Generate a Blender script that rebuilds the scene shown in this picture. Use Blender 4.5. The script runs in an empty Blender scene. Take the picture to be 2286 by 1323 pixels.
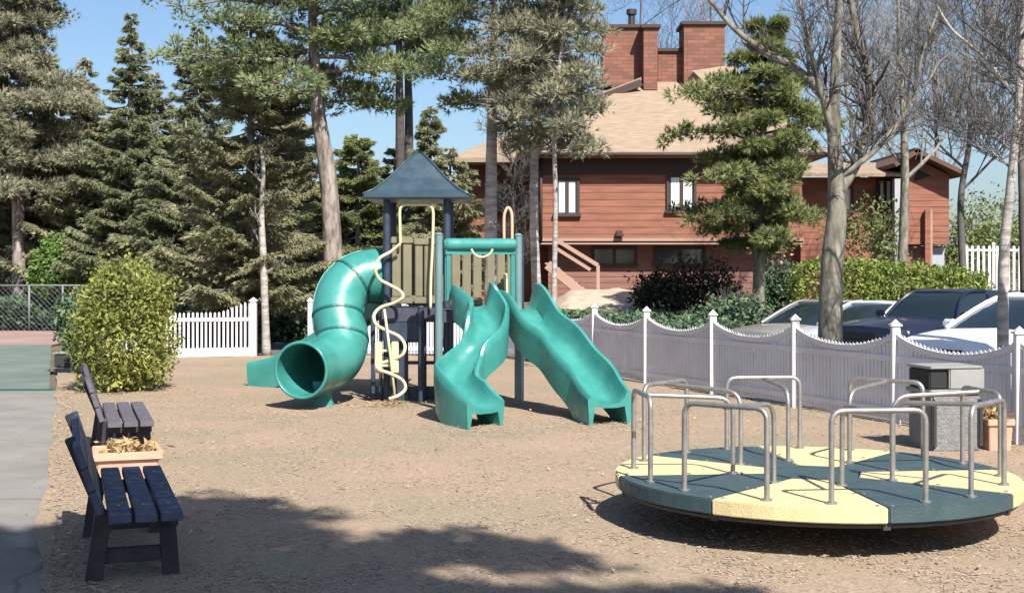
import bpy, math, random
import numpy as np
from mathutils import Vector, Matrix, noise

# ------------------------------------------------------------------ camera
F, YH, XC, H = 2950.0, 600.0, 1143.0, 1.9      # focal (px of photo), horizon row, centre column, eye height
scene = bpy.context.scene
cd = bpy.data.cameras.new("camera")
cam = bpy.data.objects.new("camera", cd)
scene.collection.objects.link(cam)
cam.location = (0, 0, H)
cam.rotation_euler = (math.radians(90), 0, 0)
cd.sensor_width = 36.0
cd.lens = 36.0 * F / 2286.0
cd.shift_y = -(661.5 - YH) / 2286.0
cd.clip_start = 0.05
cd.clip_end = 3000
scene.camera = cam

# ------------------------------------------------------------------ light
SUN = Vector((0.38, -0.88, 1.0)).normalized()      # towards the sun
elev = math.asin(SUN.z)
az = math.atan2(SUN.x, SUN.y)                        # clockwise from +Y
world = bpy.data.worlds.new("World")
scene.world = world
world.use_nodes = True
wn = world.node_tree.nodes; wl = world.node_tree.links
wn.clear()
wo = wn.new("ShaderNodeOutputWorld"); wb = wn.new("ShaderNodeBackground"); ws = wn.new("ShaderNodeTexSky")
ws.sky_type = 'NISHITA'; ws.sun_disc = False
ws.sun_elevation = elev; ws.sun_rotation = az
ws.air_density = 1.0; ws.dust_density = 1.3; ws.ozone_density = 5.0
wb.inputs[1].default_value = 0.072
wl.new(ws.outputs[0], wb.inputs[0]); wl.new(wb.outputs[0], wo.inputs[0])
sl = bpy.data.lights.new("sun", 'SUN'); so = bpy.data.objects.new("sun", sl)
scene.collection.objects.link(so)
sl.energy = 4.6; sl.angle = math.radians(0.5); sl.color = (1.0, 0.95, 0.88)
so.rotation_euler = SUN.to_track_quat('Z', 'Y').to_euler()
so.location = (10, -20, 30)
scene.view_settings.view_transform = 'Standard'
scene.view_settings.look = 'None'
scene.view_settings.exposure = 1.06
scene.view_settings.gamma = 1.0

# ------------------------------------------------------------------ helpers
C = scene.collection
R = random.Random(7)
def at(px, py, Y): return Vector(((px - XC) * Y / F, Y, H - (py - YH) * Y / F))
def gnd(px, py, z=0.0):
    Y = F * (H - z) / (py - YH)
    return Vector(((px - XC) * Y / F, Y, z))
def xof(px, Y): return (px - XC) * Y / F
def zof(py, Y): return H - (py - YH) * Y / F
def smooth(a, b, t):
    t = min(1, max(0, (t - a) / (b - a))); return t * t * (3 - 2 * t)

def mat(name, col, rough=0.7, metal=0.0, var=0.0, vscale=4.0, bump=0.0, bscale=30.0, col2=None, spec=0.5, island=0.0,
        transl=0.0, stretch=None, coat=0.0, hue=0.0, detail=4.0):
    m = bpy.data.materials.new(name); m.use_nodes = True
    nt = m.node_tree; n = nt.nodes; l = nt.links
    b = n["Principled BSDF"]
    b.inputs["Roughness"].default_value = rough
    b.inputs["Metallic"].default_value = metal
    b.inputs["Specular IOR Level"].default_value = spec
    b.inputs["Coat Weight"].default_value = coat
    b.inputs["Base Color"].default_value = (*col, 1)
    out = None
    tc = n.new("ShaderNodeTexCoord"); mp = n.new("ShaderNodeMapping")
    l.new(tc.outputs["Object"], mp.inputs[0])
    if stretch: mp.inputs["Scale"].default_value = stretch
    if var > 0 or col2:
        nz = n.new("ShaderNodeTexNoise"); nz.inputs["Scale"].default_value = vscale; nz.inputs["Detail"].default_value = detail
        nz.inputs["Roughness"].default_value = 0.6
        l.new(mp.outputs[0], nz.inputs[0])
        rp = n.new("ShaderNodeValToRGB")
        c2 = col2 if col2 else tuple(max(0, c * (1 - var)) for c in col)
        c1 = col if col2 else tuple(c * (1 + var * 0.6) for c in col)
        rp.color_ramp.elements[0].position = 0.32; rp.color_ramp.elements[0].color = (*c2, 1)
        rp.color_ramp.elements[1].position = 0.68; rp.color_ramp.elements[1].color = (*c1, 1)
        l.new(nz.outputs[0], rp.inputs[0]); out = rp.outputs[0]
    if island > 0:
        g = n.new("ShaderNodeNewGeometry")
        mr = n.new("ShaderNodeMapRange")
        mr.inputs[3].default_value = 1 - island; mr.inputs[4].default_value = 1 + island
        l.new(g.outputs["Random Per Island"], mr.inputs[0])
        hs = n.new("ShaderNodeHueSaturation")
        l.new(mr.outputs[0], hs.inputs["Value"])
        if hue > 0:
            m2 = n.new("ShaderNodeMapRange"); m2.inputs[3].default_value = 0.5 + hue; m2.inputs[4].default_value = 0.5 - hue
            l.new(g.outputs["Random Per Island"], m2.inputs[0]); l.new(m2.outputs[0], hs.inputs["Hue"])
        if out: l.new(out, hs.inputs["Color"])
        else: hs.inputs["Color"].default_value = (*col, 1)
        out = hs.outputs[0]
    if out: l.new(out, b.inputs["Base Color"])
    if var > 0 and metal < .7:
        nr = n.new("ShaderNodeTexNoise"); nr.inputs["Scale"].default_value = vscale * 2.3; nr.inputs["Detail"].default_value = 6
        l.new(mp.outputs[0], nr.inputs[0])
        rr = n.new("ShaderNodeMapRange"); rr.inputs[1].default_value = .3; rr.inputs[2].default_value = .7
        rr.inputs[3].default_value = max(0, rough - .12); rr.inputs[4].default_value = min(1, rough + .22)
        l.new(nr.outputs[0], rr.inputs[0]); l.new(rr.outputs[0], b.inputs["Roughness"])
    if bump > 0:
        nb = n.new("ShaderNodeTexNoise"); nb.inputs["Scale"].default_value = bscale; nb.inputs["Detail"].default_value = 5
        l.new(mp.outputs[0], nb.inputs[0])
        bp = n.new("ShaderNodeBump"); bp.inputs["Strength"].default_value = bump; bp.inputs["Distance"].default_value = 0.02
        l.new(nb.outputs[0], bp.inputs["Height"]); l.new(bp.outputs[0], b.inputs["Normal"])
    if transl > 0:
        tr = n.new("ShaderNodeBsdfTranslucent"); mx = n.new("ShaderNodeMixShader"); mx.inputs[0].default_value = transl
        if out: l.new(out, tr.inputs[0])
        else: tr.inputs[0].default_value = (*col, 1)
        mo = n["Material Output"]
        l.new(b.outputs[0], mx.inputs[1]); l.new(tr.outputs[0], mx.inputs[2]); l.new(mx.outputs[0], mo.inputs[0])
    return m

class MB:
    def __init__(s): s.v = []; s.f = []
    def add(s, vs, fs):
        o = len(s.v); s.v += [Vector(p) for p in vs]; s.f += [tuple(i + o for i in f) for f in fs]
        return s
    def box(s, c, d, M=None, rz=0):
        x, y, z = d[0] / 2, d[1] / 2, d[2] / 2
        vs = [Vector((i * x, j * y, k * z)) for k in (-1, 1) for j in (-1, 1) for i in (-1, 1)]
        if rz: M = Matrix.Rotation(rz, 3, 'Z')
        if M is not None: vs = [M @ p for p in vs]
        vs = [p + Vector(c) for p in vs]
        return s.add(vs, [(0, 2, 3, 1), (4, 5, 7, 6), (0, 1, 5, 4), (2, 6, 7, 3), (0, 4, 6, 2), (1, 3, 7, 5)])
    def bar(s, a, b, w, t, up=(0, 0, 1)):
        a = Vector(a); b = Vector(b); d = b - a; L = d.length; d.normalize()
        u = Vector(up); sd = d.cross(u)
        if sd.length < 1e-4: sd = d.cross(Vector((0, 1, 0)))
        sd.normalize(); u = sd.cross(d)
        M = Matrix((d, sd, u)).transposed()
        return s.box((a + b) / 2, (L, w, t), M)
    def tube(s, pts, r, n=8, cap=True, closed=False):
        pts = [Vector(p) for p in pts]; m = len(pts)
        rs = r if isinstance(r, (list, tuple)) else [r] * m
        T = []
        for i in range(m):
            if closed: t = pts[(i + 1) % m] - pts[i - 1]
            else: t = pts[min(i + 1, m - 1)] - pts[max(i - 1, 0)]
            T.append(t.normalized())
        u = T[0].cross(Vector((0, 0, 1)))
        if u.length < 1e-3: u = T[0].cross(Vector((0, 1, 0)))
        u.normalize()
        rings = []
        for i in range(m):
            u = (u - T[i] * u.dot(T[i]))
            if u.length < 1e-6: u = T[i].orthogonal()
            u.normalize(); w = T[i].cross(u)
            rings.append([pts[i] + (u * math.cos(2 * math.pi * k / n) + w * math.sin(2 * math.pi * k / n)) * rs[i] for k in range(n)])
        s.loft(rings, cap=cap and not closed, loop=closed)
        return s
    def loft(s, rings, cap=True, loop=False):
        n = len(rings[0]); m = len(rings)
        vs = [p for rg in rings for p in rg]; fs = []
        for i in range(m if loop else m - 1):
            j = (i + 1) % m
            for k in range(n):
                k2 = (k + 1) % n
                fs.append((i * n + k, i * n + k2, j * n + k2, j * n + k))
        if cap:
            fs.append(tuple(range(n))[::-1]); fs.append(tuple((m - 1) * n + k for k in range(n)))
        return s.add(vs, fs)
    def prism(s, poly, z0, z1):
        n = len(poly)
        vs = [Vector((p[0], p[1], z0)) for p in poly] + [Vector((p[0], p[1], z1)) for p in poly]
        fs = [tuple(range(n))[::-1], tuple(range(n, 2 * n))] + [(k, (k + 1) % n, (k + 1) % n + n, k + n) for k in range(n)]
        return s.add(vs, fs)
    def build(s, name, m, parent=None, smooth=False, bevel=0.0, auto=False, seg=2):
        vs = s.v
        if parent is not None:
            inv = parent.matrix_basis.inverted() if parent.parent is None else (parent.parent.matrix_basis @ parent.matrix_basis).inverted()
            vs = [inv @ p for p in vs]
        me = bpy.data.meshes.new(name); me.from_pydata([tuple(p) for p in vs], [], s.f)
        me.materials.append(m)
        o = bpy.data.objects.new(name, me); C.objects.link(o)
        if parent is not None: o.parent = parent
        import bmesh
        bm = bmesh.new(); bm.from_mesh(me); bmesh.ops.recalc_face_normals(bm, faces=bm.faces)
        if bevel > 0:
            bmesh.ops.bevel(bm, geom=[e for e in bm.edges if len(e.link_faces) == 2 and e.calc_face_angle(0) > 0.6], offset=bevel, segments=seg, affect='EDGES', clamp_overlap=True)
        bm.to_mesh(me); bm.free()
        if smooth or auto:
            me.polygons.foreach_set("use_smooth", [True] * len(me.polygons))
            if auto:
                me.set_sharp_from_angle(angle=math.radians(40))
        return o

def thing(name, label, cat, loc=(0, 0, 0), rz=0.0, group=None):
    o = bpy.data.objects.new(name, None); C.objects.link(o)
    o.location = loc; o.rotation_euler = (0, 0, rz); o.empty_display_size = 0.2
    o.matrix_basis = Matrix.Translation(Vector(loc)) @ Matrix.Rotation(rz, 4, 'Z')
    o['label'] = label; o['category'] = cat
    if group: o['group'] = group
    return o
def tag(o, label, cat, group=None, kind=None):
    o['label'] = label; o['category'] = cat
    if group: o['group'] = group
    if kind: o['kind'] = kind
    return o
def copy_tree(o, parent=None):
    c = o.copy(); C.objects.link(c); c.parent = parent
    for ch in [q for q in bpy.data.objects if q.parent == o]: copy_tree(ch, c)
    return c
def np_obj(name, V, faces, m, parent=None, smooth=False):
    """V (n,3) array, faces (k,3|4) array"""
    me = bpy.data.meshes.new(name)
    if parent is not None:
        V = V - np.array(parent.location)[None, :]
    n = len(V); k, q = faces.shape
    me.vertices.add(n); me.vertices.foreach_set("co", V.astype(np.float32).ravel())
    me.loops.add(k * q); me.loops.foreach_set("vertex_index", faces.astype(np.int32).ravel())
    me.polygons.add(k); me.polygons.foreach_set("loop_start", (np.arange(k) * q).astype(np.int32))
    me.update(calc_edges=True)
    me.materials.append(m)
    if smooth: me.polygons.foreach_set("use_smooth", [True] * k)
    o = bpy.data.objects.new(name, me); C.objects.link(o)
    if parent is not None: o.parent = parent
    return o

# ------------------------------------------------------------------ materials
M = {}
M['soil'] = mat('soil', (0.160, 0.120, 0.080), 0.95, col2=(0.080, 0.076, 0.044), vscale=0.6, bump=0.6, bscale=9)
M['chip'] = mat('wood_chip', (0.285, 0.222, 0.165), 0.9, island=0.35, hue=0.02)
M['path'] = mat('path_asphalt', (0.221, 0.208, 0.189), 0.95, spec=.12, var=0.16, vscale=1.3, bump=0.4, bscale=60)
M['court'] = mat('court_green', (0.135, 0.165, 0.145), 0.9, spec=.15, var=0.2, vscale=0.7)
M['courtred'] = mat('court_red', (0.285, 0.188, 0.165), 0.85, var=0.2, vscale=0.5)
M['lot'] = mat('lot_asphalt', (0.145, 0.145, 0.157), 0.9, spec=.15, var=0.2, vscale=0.7, bump=0.4, bscale=50)
M['line'] = mat('white_line', (0.7, 0.7, 0.68), 0.8)
M['vinyl'] = mat('white_vinyl', (0.66, 0.645, 0.665), 0.5, col2=(0.58, 0.56, 0.56), var=0.06, vscale=2.2, detail=8)
M['teal'] = mat('teal_plastic', (0.054, 0.248, 0.216), 0.30, col2=(0.029, 0.188, 0.164), var=.1, vscale=3.2, detail=8, bump=0.08, bscale=60, spec=0.5)
M['tealdark'] = mat('teal_seam', (0.01, 0.09, 0.08), 0.5)
M['navy'] = mat('navy_paint', (0.028, 0.042, 0.07), 0.45, var=0.2, vscale=5)
M['postmetal'] = mat('slate_green_paint', (0.13, 0.21, 0.22), 0.4, var=0.15, vscale=4)
M['roofblue'] = mat('slate_blue_plastic', (0.030, 0.055, 0.075), 0.4, var=0.1, vscale=3)
M['tan'] = mat('tan_plastic', (0.18, 0.16, 0.10), 0.55, var=0.12, vscale=3)
M['cream'] = mat('cream_pipe', (0.576, 0.528, 0.320), 0.35, var=0.06)
M['tanpipe'] = mat('tan_pipe', (0.561, 0.365, 0.238), 0.4, var=0.06)
M['deck'] = mat('deck_rubber', (0.05, 0.05, 0.075), 0.7, var=0.2, vscale=8)
M['mgrblue'] = mat('slate_teal_deck', (0.030, 0.061, 0.069), 0.5, col2=(0.047, 0.077, 0.083), var=.1, vscale=5, detail=9, bump=0.35, bscale=110)
M['mgryellow'] = mat('pale_yellow_deck', (0.62, 0.51, 0.26), 0.55, col2=(0.560, 0.464, 0.252), var=.1, vscale=4, detail=9, bump=0.35, bscale=110)
M['steel'] = mat('galvanised_pipe', (0.36, 0.34, 0.32), 0.42, metal=0.7, var=0.2, vscale=14)
M['darksteel'] = mat('dark_steel', (0.03, 0.03, 0.03), 0.6)
M['benchpurple'] = mat('weathered_slat', (0.10, 0.092, 0.11), 0.6, var=0.25, vscale=6, stretch=(1, 8, 8))
M['benchblue'] = mat('blue_slat', (0.038, 0.048, 0.09), 0.5, var=0.4, vscale=6, bump=0.2, bscale=50)
M['benchdark'] = mat('bench_frame', (0.02, 0.018, 0.024), 0.6, var=0.2)
M['peach'] = mat('peach_planter', (0.560, 0.320, 0.224), 0.8, var=0.12, vscale=5, bump=0.2)
M['dry'] = mat('dry_leaf', (0.40, 0.28, 0.13), 0.9, island=0.5, transl=0.2)
M['aggregate'] = mat('aggregate', (0.21, 0.205, 0.20), 0.95, col2=(0.14, 0.14, 0.14), vscale=22, bump=0.8, bscale=40)
M['hoodgrey'] = mat('bin_hood', (0.25, 0.25, 0.235), 0.6, var=0.1)
M['black'] = mat('black', (0.012, 0.012, 0.014), 0.7)
M['bark'] = mat('pine_bark', (0.36, 0.31, 0.27), 0.95, col2=(0.06, 0.045, 0.04), vscale=9, stretch=(1, 1, 0.28), bump=1.0, bscale=14)
M['barkdark'] = mat('dark_bark', (0.07, 0.06, 0.055), 0.95, var=0.4, vscale=6, bump=0.6)
M['barkpale'] = mat('pale_bark', (0.450, 0.414, 0.378), 0.9, col2=(0.180, 0.153, 0.135), vscale=6, stretch=(0.6, 0.6, 2.5), bump=0.5)
M['barkgrey'] = mat('grey_bark', (0.27, 0.25, 0.195), 0.95, col2=(0.06, 0.052, 0.04), vscale=8, stretch=(1, 1, 0.3), bump=1.0, bscale=12)
M['twig'] = mat('twig', (0.10, 0.09, 0.085), 0.9, var=0.3)
M['twigpale'] = mat('twig_pale', (0.22, 0.205, 0.18), 0.9, var=0.3)
def leafm(name, c, isl=0.4, tr=0.32, c2=None, hue=0.012):
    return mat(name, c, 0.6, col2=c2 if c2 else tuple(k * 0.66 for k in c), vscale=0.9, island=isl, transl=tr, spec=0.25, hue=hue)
M['spruce'] = leafm('spruce_needle', (0.290, 0.301, 0.163), c2=(0.145, 0.179, 0.095))
M['spruceolive'] = leafm('spruce_olive', (0.41, 0.385, 0.225), c2=(0.21, 0.225, 0.125))
M['sprucegrey'] = leafm('spruce_grey', (0.377, 0.358, 0.246), c2=(0.194, 0.210, 0.131))
M['pine'] = leafm('pine_needle', (0.290, 0.343, 0.160), c2=(0.143, 0.186, 0.094))
M['pinelite'] = leafm('pine_olive', (0.27, 0.29, 0.11), c2=(0.12, 0.16, 0.065))
M['pineblue'] = leafm('pine_blue', (0.242, 0.288, 0.187), c2=(0.124, 0.162, 0.109))
M['yellowleaf'] = leafm('yellow_green_leaf', (0.31, 0.32, 0.085), c2=(0.19, 0.22, 0.06), tr=0.3)
M['hedge'] = leafm('hedge_leaf', (0.25, 0.31, 0.075), c2=(0.16, 0.21, 0.05), tr=0.3)
M['bright'] = leafm('fresh_leaf', (0.17, 0.26, 0.06), c2=(0.09, 0.17, 0.045), tr=0.3)
M['ivy'] = leafm('ivy_leaf', (0.11, 0.17, 0.09), c2=(0.06, 0.105, 0.06), tr=0.12)
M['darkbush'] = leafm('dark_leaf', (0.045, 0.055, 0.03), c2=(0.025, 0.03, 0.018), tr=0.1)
M['fresh2'] = leafm('spring_leaf', (0.24, 0.29, 0.11), c2=(0.16, 0.2, 0.08), tr=0.35)
M['siding'] = mat('red_siding', (0.235, 0.095, 0.058), 0.8, var=0.28, vscale=2.2, stretch=(0.3, 0.3, 3), bump=0.2)
M['sidinglow'] = mat('red_siding_lower', (0.209, 0.098, 0.078), 0.8, var=0.2, vscale=2.2, stretch=(0.3, 0.3, 3))
M['trim'] = mat('dark_trim', (0.05, 0.025, 0.02), 0.7)
M['roof'] = mat('tan_shingle', (0.280, 0.210, 0.147), 0.95, var=0.22, vscale=2.2, stretch=(1, .6, 9), bump=0.6, bscale=9)
M['soffit'] = mat('soffit', (0.10, 0.05, 0.035), 0.8)
M['rail'] = mat('pale_red_rail', (0.336, 0.216, 0.168), 0.8)
M['curtain'] = mat('white_curtain', (0.78, 0.78, 0.76), 0.7, var=0.08, vscale=3, stretch=(8, 8, 0.5))
M['glass'] = mat('window_glass', (0.05, 0.065, 0.075), 0.08, spec=0.8)
M['greywall'] = mat('grey_wall', (0.33, 0.35, 0.36), 0.8, var=0.1)
M['tyre'] = mat('tyre', (0.02, 0.02, 0.02), 0.8)
M['alloy'] = mat('alloy', (0.5, 0.5, 0.52), 0.3, metal=0.8)
M['carglass'] = mat('car_glass', (0.015, 0.025, 0.032), 0.08, spec=0.45)
M['lamp'] = mat('headlamp', (0.55, 0.57, 0.6), 0.12, spec=0.8)
M['chain'] = mat('galvanised_wire', (0.17, 0.175, 0.18), 0.6, metal=0.3)
for nm, c in (('white', (0.75, 0.77, 0.78)), ('navyblue', (0.010, 0.013, 0.030)), ('beige', (0.22, 0.215, 0.205)), ('silver', (0.52, 0.54, 0.56))):
    M['car_' + nm] = mat('car_paint_' + nm, c, 0.32, coat=0.35, spec=0.4)

def mulch_mat():
    m = bpy.data.materials.new('mulch'); m.use_nodes = True
    nt = m.node_tree; n = nt.nodes; l = nt.links; b = n["Principled BSDF"]; b.inputs["Roughness"].default_value = 0.95
    b.inputs["Specular IOR Level"].default_value = 0.15
    tc = n.new("ShaderNodeTexCoord")
    v = n.new("ShaderNodeTexVoronoi"); v.inputs["Scale"].default_value = 55; v.inputs["Randomness"].default_value = 1
    l.new(tc.outputs["Object"], v.inputs[0])
    r1 = n.new("ShaderNodeValToRGB"); e = r1.color_ramp.elements
    e[0].position = 0; e[0].color = (0.225, 0.176, 0.135, 1); e[1].position = 1; e[1].color = (0.325, 0.262, 0.203, 1)
    x = r1.color_ramp.elements.new(0.45); x.color = (0.28, 0.220, 0.167, 1)
    sp = n.new("ShaderNodeSeparateColor"); l.new(v.outputs["Color"], sp.inputs[0]); l.new(sp.outputs[0], r1.inputs[0])
    nz = n.new("ShaderNodeTexNoise"); nz.inputs["Scale"].default_value = 0.55; nz.inputs["Detail"].default_value = 5; l.new(tc.outputs["Object"], nz.inputs[0])
    r2 = n.new("ShaderNodeValToRGB"); e = r2.color_ramp.elements
    e[0].position = 0.35; e[0].color = (0.86, 0.90, 0.80, 1); e[1].position = 0.65; e[1].color = (1.08, 0.98, 0.92, 1)
    l.new(nz.outputs[0], r2.inputs[0])
    mx = n.new("ShaderNodeMix"); mx.data_type = 'RGBA'; mx.blend_type = 'MULTIPLY'; mx.inputs[0].default_value = 1
    l.new(r1.outputs[0], mx.inputs[6]); l.new(r2.outputs[0], mx.inputs[7]); l.new(mx.outputs[2], b.inputs["Base Color"])
    n2 = n.new("ShaderNodeTexNoise"); n2.inputs["Scale"].default_value = 48; n2.inputs["Detail"].default_value = 6; l.new(tc.outputs["Object"], n2.inputs[0])
    bp = n.new("ShaderNodeBump"); bp.inputs["Strength"].default_value = 0.4; bp.inputs["Distance"].default_value = 0.008
    l.new(n2.outputs[0], bp.inputs["Height"]); l.new(bp.outputs[0], b.inputs["Normal"])
    return m
def brick_mat():
    m = bpy.data.materials.new('chimney_brick'); m.use_nodes = True
    n = m.node_tree.nodes; l = m.node_tree.links; b = n["Principled BSDF"]; b.inputs["Roughness"].default_value = .9
    tc = n.new("ShaderNodeTexCoord"); s = n.new("ShaderNodeSeparateXYZ"); l.new(tc.outputs["Object"], s.inputs[0])
    ad = n.new("ShaderNodeMath"); l.new(s.outputs[0], ad.inputs[0]); l.new(s.outputs[1], ad.inputs[1])
    c = n.new("ShaderNodeCombineXYZ"); l.new(ad.outputs[0], c.inputs[0]); l.new(s.outputs[2], c.inputs[1])
    k = n.new("ShaderNodeTexBrick"); l.new(c.outputs[0], k.inputs[0]); k.inputs["Scale"].default_value = 1
    k.inputs["Brick Width"].default_value = .42; k.inputs["Row Height"].default_value = .14; k.inputs["Mortar Size"].default_value = .012
    k.inputs["Color1"].default_value = (.25, .10, .065, 1); k.inputs["Color2"].default_value = (.15, .065, .045, 1); k.inputs["Mortar"].default_value = (.11, .075, .06, 1)
    l.new(k.outputs[0], b.inputs["Base Color"])
    bp = n.new("ShaderNodeBump"); bp.inputs["Strength"].default_value = .5; bp.inputs["Distance"].default_value = .03; bp.invert = True
    l.new(k.outputs["Fac"], bp.inputs["Height"]); l.new(bp.outputs[0], b.inputs["Normal"])
    return m
M['brick'] = brick_mat()
M['mulch'] = mulch_mat()
def crack_path(m):
    n = m.node_tree.nodes; l = m.node_tree.links; b = n["Principled BSDF"]
    src = b.inputs["Base Color"].links[0].from_socket
    tc = n.new("ShaderNodeTexCoord"); nz = n.new("ShaderNodeTexNoise"); nz.inputs["Scale"].default_value = 1.5; l.new(tc.outputs["Object"], nz.inputs[0])
    ad = n.new("ShaderNodeMix"); ad.data_type = 'RGBA'; ad.blend_type = 'ADD'; ad.inputs[0].default_value = .5; l.new(tc.outputs["Object"], ad.inputs[6]); l.new(nz.outputs["Color"], ad.inputs[7])
    v = n.new("ShaderNodeTexVoronoi"); v.feature = 'DISTANCE_TO_EDGE'; v.inputs["Scale"].default_value = .22; l.new(ad.outputs[2], v.inputs[0])
    rp = n.new("ShaderNodeValToRGB"); rp.color_ramp.elements[0].color = (.7, .68, .64, 1); rp.color_ramp.elements[0].position = .002; rp.color_ramp.elements[1].position = .006; l.new(v.outputs[0], rp.inputs[0])
    mx = n.new("ShaderNodeMix"); mx.data_type = 'RGBA'; mx.blend_type = 'MULTIPLY'; mx.inputs[0].default_value = 1; l.new(src, mx.inputs[6]); l.new(rp.outputs[0], mx.inputs[7]); l.new(mx.outputs[2], b.inputs["Base Color"])
crack_path(M['path'])

# ------------------------------------------------------------------ ground
FENCE = [Vector(p) for p in ((-4.38, 28.7), (-2.35, 28.75), (-0.35, 28.5), (0.72, 26.2), (1.50, 24.0), (2.23, 21.9), (3.04, 20.0), (3.88, 18.1), (4.70, 16.2), (5.47, 14.25), (6.25, 12.3), (7.0, 10.4))]
def hgt(x, y):
    s0 = 31 + 12 * smooth(-5.5, -8.5, x) if x < -5 else 31
    z = 0.75 * smooth(s0, s0 + 13, y)
    # side of the fence
    if x > -1 and y < 31:
        fx = np.interp(-y, [-28.5, -26.2, -24, -21.9, -20, -18.1, -16.2, -14.25, -12.3, -10.4, 0], [-0.35, .72, 1.5, 2.23, 3.04, 3.88, 4.7, 5.47, 6.25, 7.0, 11.2])
        z -= 0.27 * smooth(0.15, 0.9, x - fx) * smooth(18.5, 24.5, y)
    z -= 0.05
    return z
def ground():
    a = [-900, -400, -180, -90, -60] + list(np.arange(-45, 45.1, 0.6)) + [60, 90, 180, 400, 900]
    b = [-600, -200, -80, -40] + list(np.arange(-22, 72, 0.6)) + [80, 110, 180, 400, 900, 1800]
    V = []; 
    for y in b:
        for x in a:
            z = hgt(x, y) + 0.03 * noise.noise(Vector((x * 0.25, y * 0.25, 0))) * smooth(30, 33, y)
            V.append((x, y, z))
    nx = len(a)
    Fc = [(j * nx + i, j * nx + i + 1, (j + 1) * nx + i + 1, (j + 1) * nx + i) for j in range(len(b) - 1) for i in range(nx - 1)]
    o = np_obj('ground', np.array(V), np.array(Fc), M['soil'], smooth=True)
    o['kind'] = 'structure'
ground()
def sheet(name, poly, z, m, thick=0.03):
    b = MB(); b.prism(poly, z - thick, z)
    o = b.build(name, m); o['kind'] = 'structure'; return o
def pathx(Y): return -3.6 - 0.338 * (Y - 10.2)
# mulch: a gently uneven sheet inside the fences
def mulch():
    ys = list(np.arange(-3, 29.0, 0.25))
    V = []; n = 90
    for y in ys:
        x0 = pathx(y) + 0.16 * noise.noise(Vector((0, y * 0.35, 3))) + .05 * noise.noise(Vector((0, y * 2.3, 8)))
        if y > 22: x0 = max(x0, -8.6)
        if y > 22: x1 = float(np.interp(y, [22, 24, 26.2, 28.5, 29], [2.2, 1.5, .72, -.35, -.6]))
        else: x1 = float(np.interp(-y, [-22, -20, -18.1, -16.2, -14.25, -12.3, -10.4, 3], [2.2, 3.04, 3.88, 4.7, 5.47, 6.25, 7.0, 12.4]))
        x1 += 0.1
        for i in range(n + 1):
            x = x0 + (x1 - x0) * i / n
            e = min(1, min(i, n - i) / 6)
            z = 0.006 + e * (0.014 * noise.noise(Vector((x * 1.7, y * 1.7, 0))) + 0.010 * noise.noise(Vector((x * 5, y * 5, 1))) + 0.012)
            for hx, hy, hr, hd_ in ((-.34, 15.6, .5, .03), (1.18, 15.9, .5, .03), (-2.9, 17.3, .5, .03), (2.27, 9.95, 1.2, .02)):
                z -= hd_ * math.exp(-((x - hx) ** 2 + (y - hy) ** 2) / hr ** 2)
            V.append((x, y, z))
    Fc = [(j * (n + 1) + i, j * (n + 1) + i + 1, (j + 1) * (n + 1) + i + 1, (j + 1) * (n + 1) + i) for j in range(len(ys) - 1) for i in range(n)]
    o = np_obj('mulch_ground', np.array(V), np.array(Fc), M['mulch'], smooth=True)
    o['kind'] = 'structure'
mulch()
sheet('path', [(pathx(-4) - 6, -4), (pathx(-4) + 0.15, -4), (pathx(20.6) + .15, 20.6), (pathx(20.6) - 14, 20.6)], 0.001, M['path'])
sheet('tennis_court', [(-22, 20.9), (pathx(20.9) - .1, 20.9), (pathx(33) - .2, 33), (-28, 33)], 0.002, M['court'])
sheet('court_border', [(-28, 33.05), (pathx(33) - .2, 33.05), (pathx(41) + 1.6, 40.5), (-34, 40.5)], 0.002, M['courtred'])
sheet('court_line', [(-22, 20.62), (pathx(20.6) + .1, 20.62), (pathx(20.6) + .05, 20.88), (-22, 20.88)], 0.006, M['tealdark'])
def lot():
    V = []; n = 50; ys = np.arange(12.0, 30.3, .35)
    for y in ys:
        x0 = float(np.interp(y, [12, 14.2, 16.2, 20, 24, 26.2, 28.5, 30.5], [6.7, 5.75, 4.95, 3.3, 1.8, 1.1, .3, .3]))
        for i in range(n + 1):
            x = x0 + (34 - x0) * (i / n) ** 1.6; V.append((x, y, hgt(x, y) + .042))
    Fc = [(j * (n + 1) + i, j * (n + 1) + i + 1, (j + 1) * (n + 1) + i + 1, (j + 1) * (n + 1) + i) for j in range(len(ys) - 1) for i in range(n)]
    o = np_obj('parking_lot', np.array(V), np.array(Fc), M['lot'], smooth=True); o['kind'] = 'structure'
lot()
sheet('road', [(-5.7, 30.6), (0.5, 30.6), (1.0, 33.4), (-5.9, 33.4)], 0.02, M['lot'], 0.2)

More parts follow.
